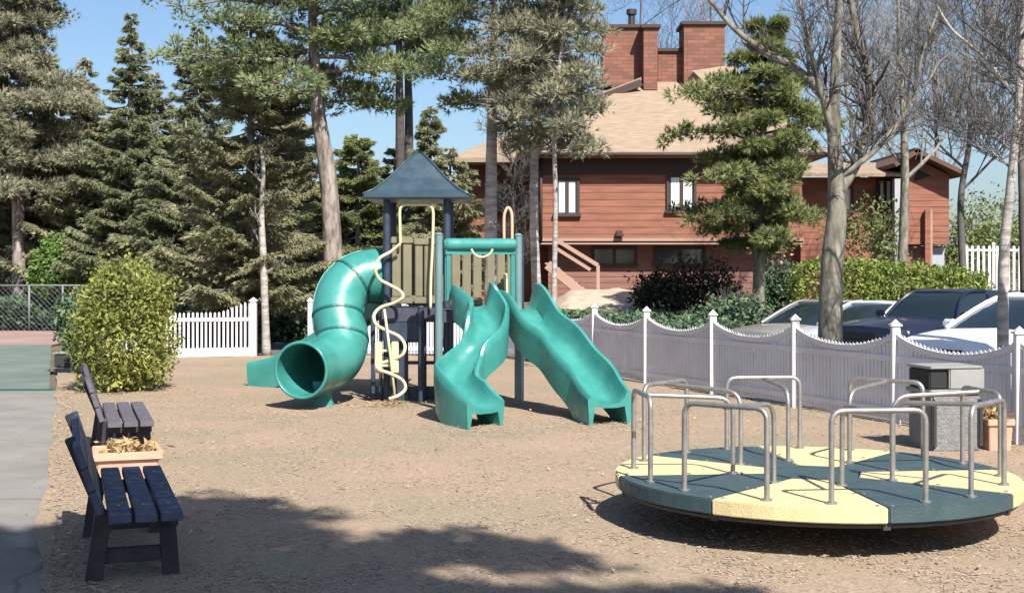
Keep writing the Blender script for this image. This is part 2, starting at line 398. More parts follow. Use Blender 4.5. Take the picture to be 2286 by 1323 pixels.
def chips():
    rng = np.random.default_rng(3)
    n = 42000
    y = 6.6 + (21 - 6.6) * rng.random(n) ** 1.5
    x0 = -3.6 - 0.338 * (y - 10.2) + 0.05
    x1 = np.minimum(np.interp(-y, [-22, -20, -18.1, -16.2, -14.25, -12.3, -10.4, 3], [2.2, 3.04, 3.88, 4.7, 5.47, 6.25, 7.0, 12.4]), y * 0.41)
    x0 = np.maximum(x0, -y * 0.41)
    x = x0 + (x1 - x0) * rng.random(n) - 0.5 * (rng.random(n) < .25) * (x0 > -y * .4) * rng.random(n) ** 3 * (rng.random(n) < .3)
    th = rng.random(n) * np.pi; L = 0.009 + 0.018 * rng.random(n); W = 0.004 + 0.005 * rng.random(n)
    tilt = (rng.random(n) - .5) * 0.3
    dx = np.stack([np.cos(th), np.sin(th), tilt], 1); dy = np.stack([-np.sin(th), np.cos(th), (rng.random(n) - .5) * .4], 1)
    c = np.stack([x, y, 0.012 + 0.010 * rng.random(n)], 1)
    up = np.array([[0, 0, 1.0]])
    t = (0.002 + 0.003 * rng.random(n))[:, None]
    P = [c - dx * L[:, None] - dy * W[:, None], c + dx * L[:, None] - dy * W[:, None], c + dx * L[:, None] * .9, c - dx * L[:, None] + dy * W[:, None],
         c - dx * L[:, None] * .8 + up * t, c + dx * L[:, None] * .7 + up * t]
    V = np.stack(P, 1).reshape(-1, 3)
    b = (np.arange(n) * 6)[:, None]
    tri = np.concatenate([b + np.array([[0, 1, 5]]), b + np.array([[0, 5, 4]]), b + np.array([[3, 4, 5]]), b + np.array([[3, 5, 2]]), b + np.array([[0, 4, 3]]), b + np.array([[1, 2, 5]])])
    o = np_obj('wood_chips', V, tri, M['chip'])
    tag(o, 'loose pale brown wood chips strewn over the play area', 'wood chips', kind='stuff')
chips()

# ------------------------------------------------------------------ foliage
RG = np.random.default_rng(11)
def unit(v): return v / (np.linalg.norm(v, axis=1, keepdims=True) + 1e-9)
def tufts(c, d, L=0.16, w=0.016, nb=6, spread=0.8):
    n = len(c); d = unit(d)
    dd = np.repeat(d, nb, 0) + RG.normal(0, spread * 0.55, (n * nb, 3)); dd = unit(dd)
    cc = np.repeat(c, nb, 0)
    s = unit(np.cross(dd, np.array([[0.25, -0.55, 0.9]]) + RG.normal(0, .55, (n * nb, 3))))
    LL = (L * (0.6 + 0.7 * RG.random((n * nb, 1)))); ww = w * (0.7 + 0.6 * RG.random((n * nb, 1)))
    P = np.stack([cc - s * ww, cc + s * ww, cc + dd * LL], 1).reshape(-1, 3)
    return P
def leaves(c, size=0.05, asp=0.5, nrm=None):
    n = len(c)
    a = unit(RG.normal(0, 1, (n, 3))); 
    if nrm is not None: a = unit(a + 0.0 * nrm)
    b = unit(np.cross(a, RG.normal(0, 1, (n, 3))))
    s = size * (0.6 + 0.8 * RG.random((n, 1)))
    P = np.stack([c - a * s, c + b * s * asp, c + a * s, c - b * s * asp], 1).reshape(-1, 3)
    return P
def foliage_obj(name, P, q, m, parent):
    return np_obj(name, P, np.arange(len(P)).reshape(-1, q), m, parent)

def ball(n, r, flat=1.0):
    p = RG.normal(0, 1, (n, 3)); p = unit(p) * (RG.random((n, 1)) ** 0.45) * r; p[:, 2] *= flat
    return p

def trunk_tube(b, pts, r0, r1, n=9, wob=0.0):
    pts = [Vector(p) for p in pts]
    out = []; rs = []
    seg = 6
    tot = len(pts) - 1
    for i in range(tot):
        p0 = pts[max(i - 1, 0)]; p1 = pts[i]; p2 = pts[i + 1]; p3 = pts[min(i + 2, tot)]
        for k in range(seg):
            t = k / seg
            q = 0.5 * ((2 * p1) + (-p0 + p2) * t + (2 * p0 - 5 * p1 + 4 * p2 - p3) * t * t + (-p0 + 3 * p1 - 3 * p2 + p3) * t ** 3)
            out.append(q); rs.append(r0 + (r1 - r0) * (i + t) / tot)
    out.append(pts[-1]); rs.append(r1)
    rs = [r * (1 + .07 * noise.noise(Vector((i * .9, r0 * 50, 0)))) for i, r in enumerate(rs)]
    rs[0] *= 1.25; rs[1] *= 1.08
    if wob: out = [q + Vector((R.uniform(-wob, wob), R.uniform(-wob, wob), 0)) for q in out]
    b.tube(out, rs, n)
    return out, rs

def pine(label, base, path, r0, z_lo, z_hi, spread, m, bark, group=None, nb=26, tuft_n=9000, L=0.2, w=0.014, droop=0.1, clump=0.5, name='pine_tree', skew=None, updir=0.5, nbl=7, prof=None, flat=0.5, lv=(.7, 1.15)):
    """open pine crown: limbs with clumps of needle tufts towards their ends"""
    t = thing(name, label, 'tree', base, group=group)
    b = MB()
    tp, tr = trunk_tube(b, path, r0, 0.03)
    cz = [];  # clump centres
    def trunk_at(z):
        for i in range(len(tp) - 1):
            if tp[i].z <= z <= tp[i + 1].z:
                k = (z - tp[i].z) / max(1e-6, tp[i + 1].z - tp[i].z); return tp[i].lerp(tp[i + 1], k), tr[i]
        return tp[-1], tr[-1]
    for i in range(nb):
        u = (i + R.random()) / nb
        z = z_lo + (z_hi - z_lo) * u
        p, rr = trunk_at(z)
        a = i * 2.399 + R.uniform(-.5, .5)
        pr = prof(u) if prof else (math.sin(math.pi * min(1, 0.18 + 0.82 * u)) ** 0.6 * (0.55 + 0.45 * (1 - u)))
        ln = spread * max(0.15, pr) * R.uniform(*lv)
        d = Vector((math.cos(a), math.sin(a), 0))
        if skew: ln *= 1 + skew * d.x
        pts = [p]; q = p.copy(); up = R.uniform(-.05, .3) + droop
        ns = 5
        for k in range(ns):
            q = q + Vector((d.x, d.y, up * (1 - k * 0.35))) * ln / ns + Vector((R.uniform(-.08, .08), R.uniform(-.08, .08), R.uniform(-.06, .06))) * ln * 0.4
            pts.append(q.copy())
            if k >= 1:
                cz.append((q.copy(), d, clump * R.uniform(.6, 1.1)))
                for s_ in (-1, 1):
                    sd = Vector((-d.y, d.x, R.uniform(-.1, .35))) * s_
                    q2 = q + (sd + d * .5) * ln * R.uniform(.12, .28)
                    b.tube([q, (q + q2) / 2 + Vector((0, 0, .02)), q2], [0.014, 0.010, 0.005], 4, cap=False)
                    cz.append((q2, sd, clump * R.uniform(.5, 1.0)))
        r_ = max(0.018, min(rr * 0.45, 0.025 * ln))
        b.tube(pts, [r_ * (1 - 0.75 * k / ns) for k in range(ns + 1)], 5, cap=False)
    b.build('trunk', bark, t, smooth=True)
    per = max(3, tuft_n // max(1, len(cz)))
    Cs = []; Ds = []
    for (c, d, r) in cz:
        p = ball(per, r, flat)
        Cs.append(p + np.array(c)); dd = p * 1.5 / r + np.array([d.x * .6, d.y * .6, updir]); Ds.append(dd)
    Cs = np.concatenate(Cs); Ds = np.concatenate(Ds)
    foliage_obj('crown', tufts(Cs, Ds, L, w, nbl, 0.7), 3, m, t)
    return t

def spruce(label, base, h, rad, m, bark, group=None, n_t=9000, lo=0.06, power=0.85, L=0.17, w=0.018, lean=(0, 0), name='spruce_tree', nbl=6, droopk=0.28):
    """conical spruce: whorled drooping boughs with hanging side sprays"""
    t = thing(name, label, 'tree', base, group=group)
    b = MB(); bx, by, bz = base
    top = Vector((bx + lean[0], by + lean[1], bz + h))
    b.tube([Vector(base), Vector(base).lerp(top, .5), top], [0.03 * h ** .9, 0.018 * h ** .9, 0.02], 8)
    Cs = []; Ds = []
    nwh = int(h * 5.5); segs = []
    tot = 0
    for i in range(nwh):
        nbr = R.randint(3, 5)
        for j in range(nbr):
            u = lo + (1 - lo) * min(1, (i + R.random() * 1.6) / nwh)
            a = R.uniform(0, 2 * math.pi)
            ln = rad * ((1 - u) ** power) * R.choice((R.uniform(.45, .8), R.uniform(.8, 1.2))) + 0.12
            segs.append((u, a, ln)); tot += ln
    for (u, a, ln) in segs:
        p = Vector(base).lerp(top, u)
        d = Vector((math.cos(a), math.sin(a), 0))
        ns = 4; pts = []
        dr = R.uniform(.2, 1.6) * droopk
        for k in range(ns + 1):
            s_ = k / ns
            pts.append(p + d * ln * s_ + Vector((0, 0, ln * (-dr * s_ + 0.22 * s_ * s_ * s_ + 0.10 * s_))))
        if ln > .5: b.tube(pts, [0.02, 0.017, 0.013, 0.009, 0.005], 4, cap=False)
        k = max(3, int(n_t * ln / tot))
        s_ = 0.15 + 0.85 * RG.random(k) ** 0.75
        off = RG.normal(0, 1, k) * ln * 0.17 * (1.1 - s_ * 0.6)
        pp = np.array([list(q) for q in pts])
        idx = np.minimum((s_ * ns).astype(int), ns - 1); fr = (s_ * ns - idx)[:, None]
        c = pp[idx] * (1 - fr) + pp[idx + 1] * fr
        c[:, 0] += -d.y * off; c[:, 1] += d.x * off; c[:, 2] -= np.abs(off) * 0.35 + 0.08 * RG.random(k)
        Cs.append(c)
        dd = np.stack([d.x * .8 - d.y * np.sign(off) * .5, d.y * .8 + d.x * np.sign(off) * .5, -0.35 + 0 * off], 1); Ds.append(dd)
    b.build('trunk', bark, t, smooth=True)
    Cs = np.concatenate(Cs); Ds = np.concatenate(Ds)
    foliage_obj('crown', tufts(Cs, Ds, L, w, nbl, 0.55), 3, m, t)
    return t

def bare_branches(b, p, d, r, L, depth, rng, bend=0.25, up=0.12, minr=0.004):
    ns = 4; pts = [p.copy()]; q = p.copy(); dd = d.normalized(); kids = []
    for k in range(ns):
        dd = (dd + Vector((rng.uniform(-1, 1), rng.uniform(-1, 1), rng.uniform(-1, 1))) * bend * .6 + Vector((0, 0, up))).normalized()
        q = q + dd * L / ns; pts.append(q.copy()); kids.append((q.copy(), dd.copy(), r * (1 - .5 * (k + 1) / ns)))
    b.tube(pts, [max(minr, r * (1 - .5 * k / ns)) for k in range(ns + 1)], 6 if r > .03 else (4 if r > .012 else 3), cap=False)
    if depth > 0:
        for (kq, kd, kr) in kids:
            for _ in range(1 if rng.random() < .55 else 2):
                ax = Vector((rng.uniform(-1, 1), rng.uniform(-1, 1), rng.uniform(-.5, .8))).normalized()
                nd = (kd * 0.75 + ax * 0.85).normalized()
                bare_branches(b, kq, nd, max(minr, kr * .62), L * rng.uniform(.5, .78), depth - 1, rng, bend, up, minr)

def bare_tree(label, base, path, r0, r1, limbs, bark, twigm, group=None, seed=1, depth=4, auto=0, name='bare_tree', z0=None, ll=2.0, minr=0.005, cat='tree'):
    t = thing(name, label, cat, base, group=group)
    rng = random.Random(seed)
    b = MB(); tp, tr = trunk_tube(b, path, r0, r1, 10)
    tw = MB()
    for (pts, ra, rb, dp, ln) in limbs:
        lp, lr = trunk_tube(b, pts, ra, rb, 8)
        m_ = len(lp)
        for k in range(m_ // 6, m_, max(1, m_ // 9)):
            dv = (lp[min(k + 1, m_ - 1)] - lp[k - 1]).normalized()
            for _ in range(2):
                nd = (dv * .5 + Vector((rng.uniform(-1, 1), rng.uniform(-1, 1), rng.uniform(-.4, 1)))).normalized()
                bare_branches(tw, lp[k], nd, lr[k] * .45, ln * rng.uniform(.6, 1.1), dp, rng, minr=minr)
    zz = z0 if z0 is not None else tp[0].z + (tp[-1].z - tp[0].z) * .35
    for i in range(auto):
        z = zz + (tp[-1].z - zz) * (i + .5) / auto
        k = min(range(len(tp)), key=lambda q: abs(tp[q].z - z))
        a = i * 2.4 + rng.uniform(-.4, .4)
        nd = Vector((math.cos(a), math.sin(a), rng.uniform(.3, 1.0))).normalized()
        bare_branches(tw, tp[k], nd, tr[k] * .5, ll * rng.uniform(.7, 1.15), depth, rng, minr=minr)
    b.build('trunk', bark, t, smooth=True)
    if tw.v: tw.build('branches', twigm, t)
    return t

def leafy(name, label, cat, base, shape, m, n, size, asp=0.5, group=None, stem=None, parts=True, dens=0.35, kind=None, lump=0.16, shoots=0, sticks=0):
    """shape: list of ((cx,cy,cz),(rx,ry,rz)) world ellipsoids (superellipse 'box' if 4th item)"""
    t = thing(name, label, cat, base, group=group)
    Cs = []
    vol = [s_[1][0] * s_[1][1] * s_[1][2] for s_ in shape]; vt = sum(v ** .67 for v in vol)
    for s_, v in zip(shape, vol):
        k = int(n * v ** .67 / vt)
        e = s_[2] if len(s_) > 2 else 2.0
        u = unit(RG.normal(0, 1, (k, 3)))
        if e != 2.0:
            nn = (np.abs(u) ** e).sum(1, keepdims=True) ** (1 / e); u = u / nn
        rr = 1 - dens * RG.random((k, 1)) ** 1.6
        # lumpy outline
        lum = np.array([noise.noise(Vector((q[0] * 2.6 + s_[0][0], q[1] * 2.6, q[2] * 2.6 + s_[0][2]))) for q in u])[:, None]
        lum2 = np.array([noise.noise(Vector((q[0] * 7 + s_[0][0], q[1] * 7, q[2] * 7))) for q in u])[:, None]
        p = u * rr * (1 + lump * lum + lump * .6 * lum2) * np.array(s_[1]) + np.array(s_[0])
        Cs.append(p)
    Cs = np.concatenate(Cs); Cs = Cs[Cs[:, 2] > base[2] + 0.02]
    st = MB()
    bx, by, bz = base
    for i in range(7):
        s_ = shape[i % len(shape)]; c, r_ = s_[0], s_[1]
        a = R.uniform(0, 6.28)
        e = Vector((c[0] + math.cos(a) * r_[0] * .55, c[1] + math.sin(a) * r_[1] * .55, c[2] + r_[2] * .4))
        f = Vector((c[0] + math.cos(a) * r_[0] * .12, c[1] + math.sin(a) * r_[1] * .12, bz - .02))
        st.tube([f, f.lerp(e, .5) + Vector((0, 0, .05)), e], [0.022, 0.016, 0.008], 5)
    ex = []
    for i in range(shoots + sticks):
        s_ = shape[R.randrange(len(shape))]; c, r_ = Vector(s_[0]), s_[1]
        u = Vector((R.gauss(0, 1), R.gauss(0, 1), abs(R.gauss(0, 1)) * .8)).normalized()
        if i >= shoots: u = Vector((R.gauss(0, .6), R.gauss(0, .6), 1)).normalized()
        q0 = c + Vector((u.x * r_[0], u.y * r_[1], u.z * r_[2])) * .75
        q1 = q0 + (u + Vector((0, 0, .6))).normalized() * (R.uniform(.18, .38) * (1 if i < shoots else 1.4) * max(.6, min(1.3, r_[0])))
        st.tube([q0, (q0 + q1) / 2 + Vector((R.uniform(-.02, .02), 0, 0)), q1], [.008, .006, .003], 4)
        if i < shoots:
            for k in range(16): f_ = .25 + .75 * R.random(); ex.append(list(q0.lerp(q1, f_) + Vector((R.gauss(0, .02), R.gauss(0, .02), R.gauss(0, .02)))))
    if ex: Cs = np.concatenate([Cs, np.array(ex)])
    if parts: st.build('stem', M['twig'], t)
    foliage_obj('foliage', leaves(Cs, size, asp), 4, m, t)
    return t

def catmull(P, seg=6):
    P = [Vector(p) for p in P]; out = []; n = len(P) - 1
    for i in range(n):
        p0 = P[max(i - 1, 0)]; p1 = P[i]; p2 = P[i + 1]; p3 = P[min(i + 2, n)]
        for k in range(seg):
            t = k / seg
            out.append(0.5 * ((2 * p1) + (-p0 + p2) * t + (2 * p0 - 5 * p1 + 4 * p2 - p3) * t * t + (-p0 + 3 * p1 - 3 * p2 + p3) * t ** 3))
    out.append(P[-1]); return out

# ------------------------------------------------------------------ red house
def lap_wall(b, p0, p1, z0, z1, nrm, bh=0.2):
    """overlapping boards from p0 to p1 (2D), outward normal nrm"""
    p0 = Vector((p0[0], p0[1], 0)); p1 = Vector((p1[0], p1[1], 0)); nr = Vector((nrm[0], nrm[1], 0))
    n = max(1, int(round((z1 - z0) / bh))); h = (z1 - z0) / n
    for i in range(n):
        a = z0 + i * h; c = a + h
        lo = 0.042; hi = 0.027
        vs = []
        for p in (p0, p1):
            vs += [p + nr * lo + Vector((0, 0, a)), p + nr * hi + Vector((0, 0, c)), p - nr * .12 + Vector((0, 0, c)), p - nr * .12 + Vector((0, 0, a))]
        b.add(vs, [(0, 1, 2, 3), (7, 6, 5, 4), (0, 4, 5, 1), (1, 5, 6, 2), (2, 6, 7, 3), (3, 7, 4, 0)])

def window(parent, x0, x1, z0, z1, y, split=2, blind=True):
    f = MB(); t = 0.09; d = 0.12
    f.box(((x0 + x1) / 2, y, z1 + t / 2), (x1 - x0 + 2 * t, d, t)); f.box(((x0 + x1) / 2, y - .02, z0 - t / 2), (x1 - x0 + 2 * t + .1, d + .06, t))
    f.box((x0 - t / 2, y, (z0 + z1) / 2), (t, d, z1 - z0 - .004)); f.box((x1 + t / 2, y, (z0 + z1) / 2), (t, d, z1 - z0 - .004))
    w_ = (x1 - x0) / split
    for k in range(1, split): f.box((x0 + w_ * k, y, (z0 + z1) / 2), (0.10, d * .8, z1 - z0 - .006))
    fo = f.build('window', M['trim'], parent)
    g = MB(); g.box(((x0 + x1) / 2, y + .01, (z0 + z1) / 2), (x1 - x0 - .004, .02, z1 - z0 - .004))
    g.build('pane', M['glass'], fo)
    if blind:
        c = MB()
        for k in range(split):
            a = x0 + w_ * k + .07; e = x0 + w_ * (k + 1) - .07
            n = 5
            for q in range(n):
                c.box((a + (e - a) * (q + .5) / n, y - .008 + .006 * (q % 2), (z0 + z1) / 2), ((e - a) / n - .002, .012, z1 - z0 - .12))
        c.build('curtain', M['curtain'], fo)

def house():
    Y = 46.0; s = F / Y
    X = lambda px: xof(px, Y)
    Z = lambda py: zof(py, Y)
    t = thing('red_house', 'large red clapboard house with tan shingled roof and tall siding clad chimneys', 'house', (X(1400), Y, 0.7))
    xl, xr = X(1200), X(1790)
    zb, zt = Z(538), Z(352)
    wl_ = MB(); lap_wall(wl_, (xl, Y), (xr, Y), zb, zt, (0, -1), 0.235)
    wl_.box(((xl + xr) / 2, Y + 4.6, (zb + zt) / 2), (xr - xl - .02, 9.0, zt - zb - .01))
    wl_.build('wall', M['siding'], t)
    lw = MB(); lap_wall(lw, (X(1225), Y + .75), (xr - .3, Y + .75), 0.4, zb - .02, (0, -1), 0.21)
    lw.box(((X(1225) + xr) / 2, Y + 5, (0.4 + zb) / 2), (xr - X(1225) - .4, 8.2, zb - .43))
    lw.build('lower_wall', M['sidinglow'], t)
    so_ = MB(); so_.box(((xl + xr) / 2, Y + .35, zb - .06), (xr - xl + .06, 0.95, 0.11)); so_.box(((xl + xr) / 2, Y - .09, zb + .02), (xr - xl + .1, 0.07, 0.16))
    so_.build('overhang_trim', M['rail'], t)
    # dark lower windows below the overhang
    for a, c in ((1330, 1420), (1470, 1575)):
        window(t, X(a), X(c), Z(588), Z(556), Y + .70, 2, False)
    window(t, X(1243), X(1288), Z(478), Z(402), Y - .07)
    window(t, X(1493), X(1548), Z(470), Z(393), Y - .07)
    lamp = MB(); lamp.box((X(1382), Y - .14, Z(520)), (.22, .18, .16)); lamp.box((X(1382), Y - .2, Z(526)), (.30, .2, .05)); lamp.build('wall_lamp', M['trim'], t, bevel=.01)
    # soffit band and roof
    ov = 0.75; ez = zt + .02
    sf = MB(); sf.box(((xl + xr) / 2, Y + 4.4, ez + .05), (xr - xl + 2 * ov - .1, 10.2, .1)); sf.build('soffit', M['soffit'], t)
    fb = MB(); fb.box(((xl + xr) / 2, Y - .07, zt - .33), (xr - xl + .02, .06, .5)); fb.build('frieze_board', M['trim'], t)
    gt = MB(); gt.tube([(xl - ov, Y - ov - .05, ez + .02), (xr + ov, Y - ov - .05, ez + .02)], .07, 8); gt.tube([(xl + .12, Y - .18, ez), (xl + .12, Y - .18, zb)], .05, 8); gt.build('gutter', M['trim'], t, smooth=True)
    # hip roof, thick slab
    Yr = Y + 4.6
    xr0 = xof(1432, Yr); zr = zof(172, Yr)
    e = [Vector((xl - ov, Y - ov, ez + .12)), Vector((xr + ov, Y - ov, ez + .12)), Vector((xr + ov, Y + 10, ez + .12)), Vector((xl - ov, Y + 10, ez + .12))]
    r0 = Vector((xr0, Yr, zr)); r1 = Vector((xof(1640, Yr), Yr, zr))
    rf = MB(); dn = Vector((0, 0, -.16))
    rf.add(e + [r0, r1] + [p + dn for p in e], [(0, 1, 5, 4), (1, 2, 5), (2, 3, 4, 5), (3, 0, 4), (6, 7, 1, 0), (7, 8, 2, 1), (8, 9, 3, 2), (9, 6, 0, 3), (9, 8, 7, 6)])
    roof = rf.build('roof', M['roof'], t)
    # small side roof left of the chimney, and raised barge roof right of centre
    sr = MB(); a0 = at(1322, 222, Y + 3.4); a1 = at(1432, 180, Y + 3.4)
    sr.add([a0, a1, a1 + Vector((0, 2.2, .15)), a0 + Vector((0, 2.2, .15)), a0 + Vector((0, 0, .13)), a1 + Vector((0, 0, .13)), a1 + Vector((0, 2.2, .28)), a0 + Vector((0, 2.2, .28))],
           [(0, 1, 2, 3), (4, 7, 6, 5), (0, 4, 5, 1), (1, 5, 6, 2), (2, 6, 7, 3), (3, 7, 4, 0)])
    sr.build('dormer_roof', M['roof'], t); sr = MB()
    b0 = at(1545, 176, Y + 3.2); b1 = at(1630, 258, Y + 2.2)
    sr.add([b0, b1, b1 + Vector((1.6, .5, .3)), b0 + Vector((1.6, .5, .3))] + [q + Vector((0, 0, .3)) for q in (b0, b1, b1 + Vector((1.6, .5, .3)), b0 + Vector((1.6, .5, .3)))],
           [(0, 3, 2, 1), (4, 5, 6, 7), (0, 1, 5, 4), (1, 2, 6, 5), (2, 3, 7, 6), (3, 0, 4, 7)])
    sr.build('dormer_roof', M['roof'], t)
    bb = MB(); bb.bar(a0 + Vector((0, -.05, -.08)), a1 + Vector((0, -.05, -.08)), .06, .26); bb.build('barge_board', M['trim'], t); bb = MB(); bb.bar(b0 + Vector((-.05, -.08, .1)), b1 + Vector((-.05, -.08, .1)), .08, .34)
    bb.build('barge_board', M['trim'], t)
    # side wing to the left, set back, lower roof
    wY = Y + 2.6; wx0, wx1 = xof(1045, wY), xl + .1
    wz = MB(); lap_wall(wz, (wx0, wY), (xof(1235, wY), wY), 0.5, zof(362, wY), (0, -1), .235); wz.box(((wx0 + wx1) / 2, wY + 2.7, (0.5 + zof(362, wY)) / 2), (wx1 - wx0, 5, zof(362, wY) - .52))
    wz.build('wing_wall', M['siding'], t)
    window(t, xof(1105, wY), xof(1160, wY), zof(470, wY), zof(410, wY), wY - .07, 2, False)
    wr = MB(); q0 = Vector((wx0 - .6, wY - 1.5, zof(352, wY - 1.5))); q1 = Vector((X(1330), wY - 1.5, zof(352, wY - 1.5))); q2 = Vector((X(1345), wY + 1.8, zof(285, wY + 1.8))); q3 = Vector((xof(1150, wY + 1.8), wY + 1.8, zof(288, wY + 1.8)))
    q4 = q0 + Vector((0, 6.5, 0)); q5 = q1 + Vector((0, 6.5, 0))
    wr.add([q0, q1, q2, q3, q4, q5] + [q + dn for q in (q0, q1, q5, q4)], [(0, 1, 2, 3), (3, 2, 5, 4), (0, 3, 4), (1, 5, 2), (6, 7, 1, 0), (7, 8, 5, 1), (8, 9, 4, 5), (9, 6, 0, 4), (6, 9, 8, 7)])
    wr.build('wing_roof', M['roof'], t)
    # chimneys
    def chim(parts, caps, flue=None):
        c = MB()
        for (x0, x1, py0, py1, yy, dp) in parts:
            xa, xb = xof(x0, yy), xof(x1, yy); za, zb_ = zof(py1, yy), zof(py0, yy)
            c.box(((xa + xb) / 2, yy + dp / 2, (za + zb_) / 2), (xb - xa, dp - .01, zb_ - za))
        co = c.build('chimney', M['brick'], roof)
        k = MB()
        for (x0, x1, py, yy, dp) in caps:
            xa, xb = xof(x0, yy), xof(x1, yy)
            k.box(((xa + xb) / 2, yy + dp / 2, zof(py, yy) + .05), (xb - xa + .2, dp + .2, .12))
        return co, k
    co, k = chim([(1346, 1436, 62, 190, Y + 4.2, 1.5), (1437, 1468, 62, 200, Y + 3.5, 1.2)], [(1346, 1436, 62, Y + 4.2, 1.5), (1437, 1468, 62, Y + 3.5, 1.2)])
    pp = MB(); px_ = xof(1410, Y + 4.9); pp.tube([(px_, Y + 4.9, zof(62, Y + 4.9)), (px_, Y + 4.9, zof(30, Y + 4.9))], .13, 10); pp.tube([(px_, Y + 4.9, zof(33, Y + 4.9)), (px_, Y + 4.9, zof(22, Y + 4.9))], .2, 10)
    k.build('cap', M['trim'], t).parent = t
    pp.build('flue_pipe', M['darksteel'], t, smooth=False)
    co, k = chim([(1469, 1526, 115, 200, Y + 4.2, 1.0)], [(1469, 1526, 115, Y + 4.2, 1.0)]); k.build('cap', M['trim'], t)
    co, k = chim([(1527, 1618, 55, 190, Y + 3.7, 1.5)], [(1527, 1618, 55, Y + 3.7, 1.5)]); k.build('cap', M['trim'], t)
    return t
house()

# stair down from the landing at the left corner of the house
def stairs():
    t = thing('staircase', 'wooden outdoor stair with pale red rails at the left corner of the house', 'staircase', (2.1, 44.0, .7))
    Y = 44.0
    r = MB()
    r.bar(at(1238, 533, Y), at(1335, 592, Y), .09, .13); r.bar(at(1238, 552, Y), at(1318, 602, Y), .09, .11)
    r.build('handrail', M['rail'], t)
    q = MB(); q.bar(at(1222, 590, Y + .6), at(1345, 690, Y + .6), .07, .34); q.bar(at(1222, 590, Y - .5), at(1345, 690, Y - .5), .07, .30); q.build('stringer', M['rail'], t)
    st = MB()
    for i in range(9):
        p = at(1226 + 13 * i, 588 + 10.6 * i, Y); st.box((p.x, Y, p.z), (.30, 1.0, .05))
    st.build('tread', M['rail'], t)
    for k in (0, 1):
        p = MB(); px = (1240, 1335)[k]; py = (533, 592)[k]; a = at(px, py, Y - .5); p.box((a.x, Y - .5, (a.z + .5) / 2), (.11, .11, a.z - .5)); p.build('post', M['rail'], t)
stairs()

def annex():
    Y = 50.0; X = lambda px: xof(px, Y); Z = lambda py: zof(py, Y)
    t = thing('red_annex', 'narrow red sided gable building at the far right above the hedge', 'house', (X(2060), Y, .7))
    w = MB(); lap_wall(w, (X(2018), Y), (X(2118), Y), Z(545), Z(392), (0, -1), .235)
    w.add([(X(2018), Y - .05, Z(392)), (X(2118), Y - .05, Z(392)), (X(2034), Y - .05, Z(348)), (X(2018), Y - .05, Z(352)), (X(2018), Y + 5, Z(392)), (X(2118), Y + 5, Z(392)), (X(2034), Y + 5, Z(348)), (X(2018), Y + 5, Z(352))],
          [(0, 1, 2, 3), (7, 6, 5, 4), (1, 5, 6, 2), (3, 2, 6, 7)])
    w.box(((X(2018) + X(2118)) / 2, Y + 2.6, (Z(545) + Z(392)) / 2), (X(2118) - X(2018) - .01, 5, Z(392) - Z(545)))
    w.build('wall', M['siding'], t)
    lw = MB(); lap_wall(lw, (X(2020), Y + .4), (X(2062), Y + .4), .4, Z(547), (0, -1), .22); lw.box((X(2060), Y + 3, (.4 + Z(547)) / 2), (X(2112) - X(2010), 4.8, Z(547) - .45)); lw.build('lower_wall', M['sidinglow'], t)
    dr = MB(); dr.box((X(2100), Y + .35, (.75 + Z(552)) / 2), (X(2114) - X(2086), .08, Z(552) - .75)); dr.build('door', M['greywall'], t)
    pt = MB(); pt.box((X(2066), Y - .2, (.6 + Z(470)) / 2), (.2, .2, Z(470) - .6)); pt.build('post', M['siding'], t)
    p2 = MB(); p2.box((X(2074), Y - .25, (1.2 + Z(468)) / 2), (.08, .08, Z(468) - 1.2)); p2.build('downpipe', M['rail'], t)
    wi = MB(); wi.prism([(0, 0)], 0, 0) if False else None
    a = [Vector((X(2040), Y - .075, Z(405))), Vector((X(2078), Y - .075, Z(392))), Vector((X(2046), Y - .075, Z(378)))]
    wi.add(a + [q + Vector((0, .05, 0)) for q in a], [(0, 1, 2), (5, 4, 3), (0, 3, 4, 1), (1, 4, 5, 2), (2, 5, 3, 0)]); wi.build('gable_window', M['black'], t)
    rf = MB()
    rf.bar((X(2028), Y + 2.3, Z(338)), (X(2142), Y + 2.3, Z(392)), 6.2, .16)
    rf.bar((X(2040), Y + 2.3, Z(338)), (X(1985), Y + 2.3, Z(372)), 6.2, .16)
    rf.build('roof', M['soffit'], t)
    # lower link wing to the left
    w2 = MB(); lap_wall(w2, (X(1800), Y + 1), (X(2017), Y + 1), .5, Z(392), (0, -1), .235); w2.box(((X(1800) + X(2017)) / 2, Y + 3.6, (.5 + Z(392)) / 2), (X(2017) - X(1800) - .01, 5, Z(392) - .52)); w2.build('wing_wall', M['siding'], t)
    window(t, xof(1962, Y + .9), xof(1990, Y + .9), zof(458, Y + .9), zof(405, Y + .9), Y + .92)
    window(t, xof(1868, Y + .9), xof(1900, Y + .9), zof(470, Y + .9), zof(420, Y + .9), Y + .92)
    r2 = MB(); r2.add([(X(1790), Y - .2, Z(395)), (X(2022), Y - .2, Z(395)), (X(2022), Y + 4, Z(352)), (X(1790), Y + 4, Z(352)), (X(1790), Y - .2, Z(388)), (X(2022), Y - .2, Z(388)), (X(2022), Y + 4, Z(344)), (X(1790), Y + 4, Z(344))],
          [(0, 1, 2, 3), (7, 6, 5, 4), (0, 4, 5, 1), (1, 5, 6, 2), (2, 6, 7, 3), (3, 7, 4, 0)])
    r2.build('wing_roof', M['roof'], t)
    gp = MB(); gp.box((X(2003), Y - .1, (.6 + Z(400)) / 2), (.35, .35, Z(400) - .6)); gp.build('porch_column', M['greywall'], t)
annex()

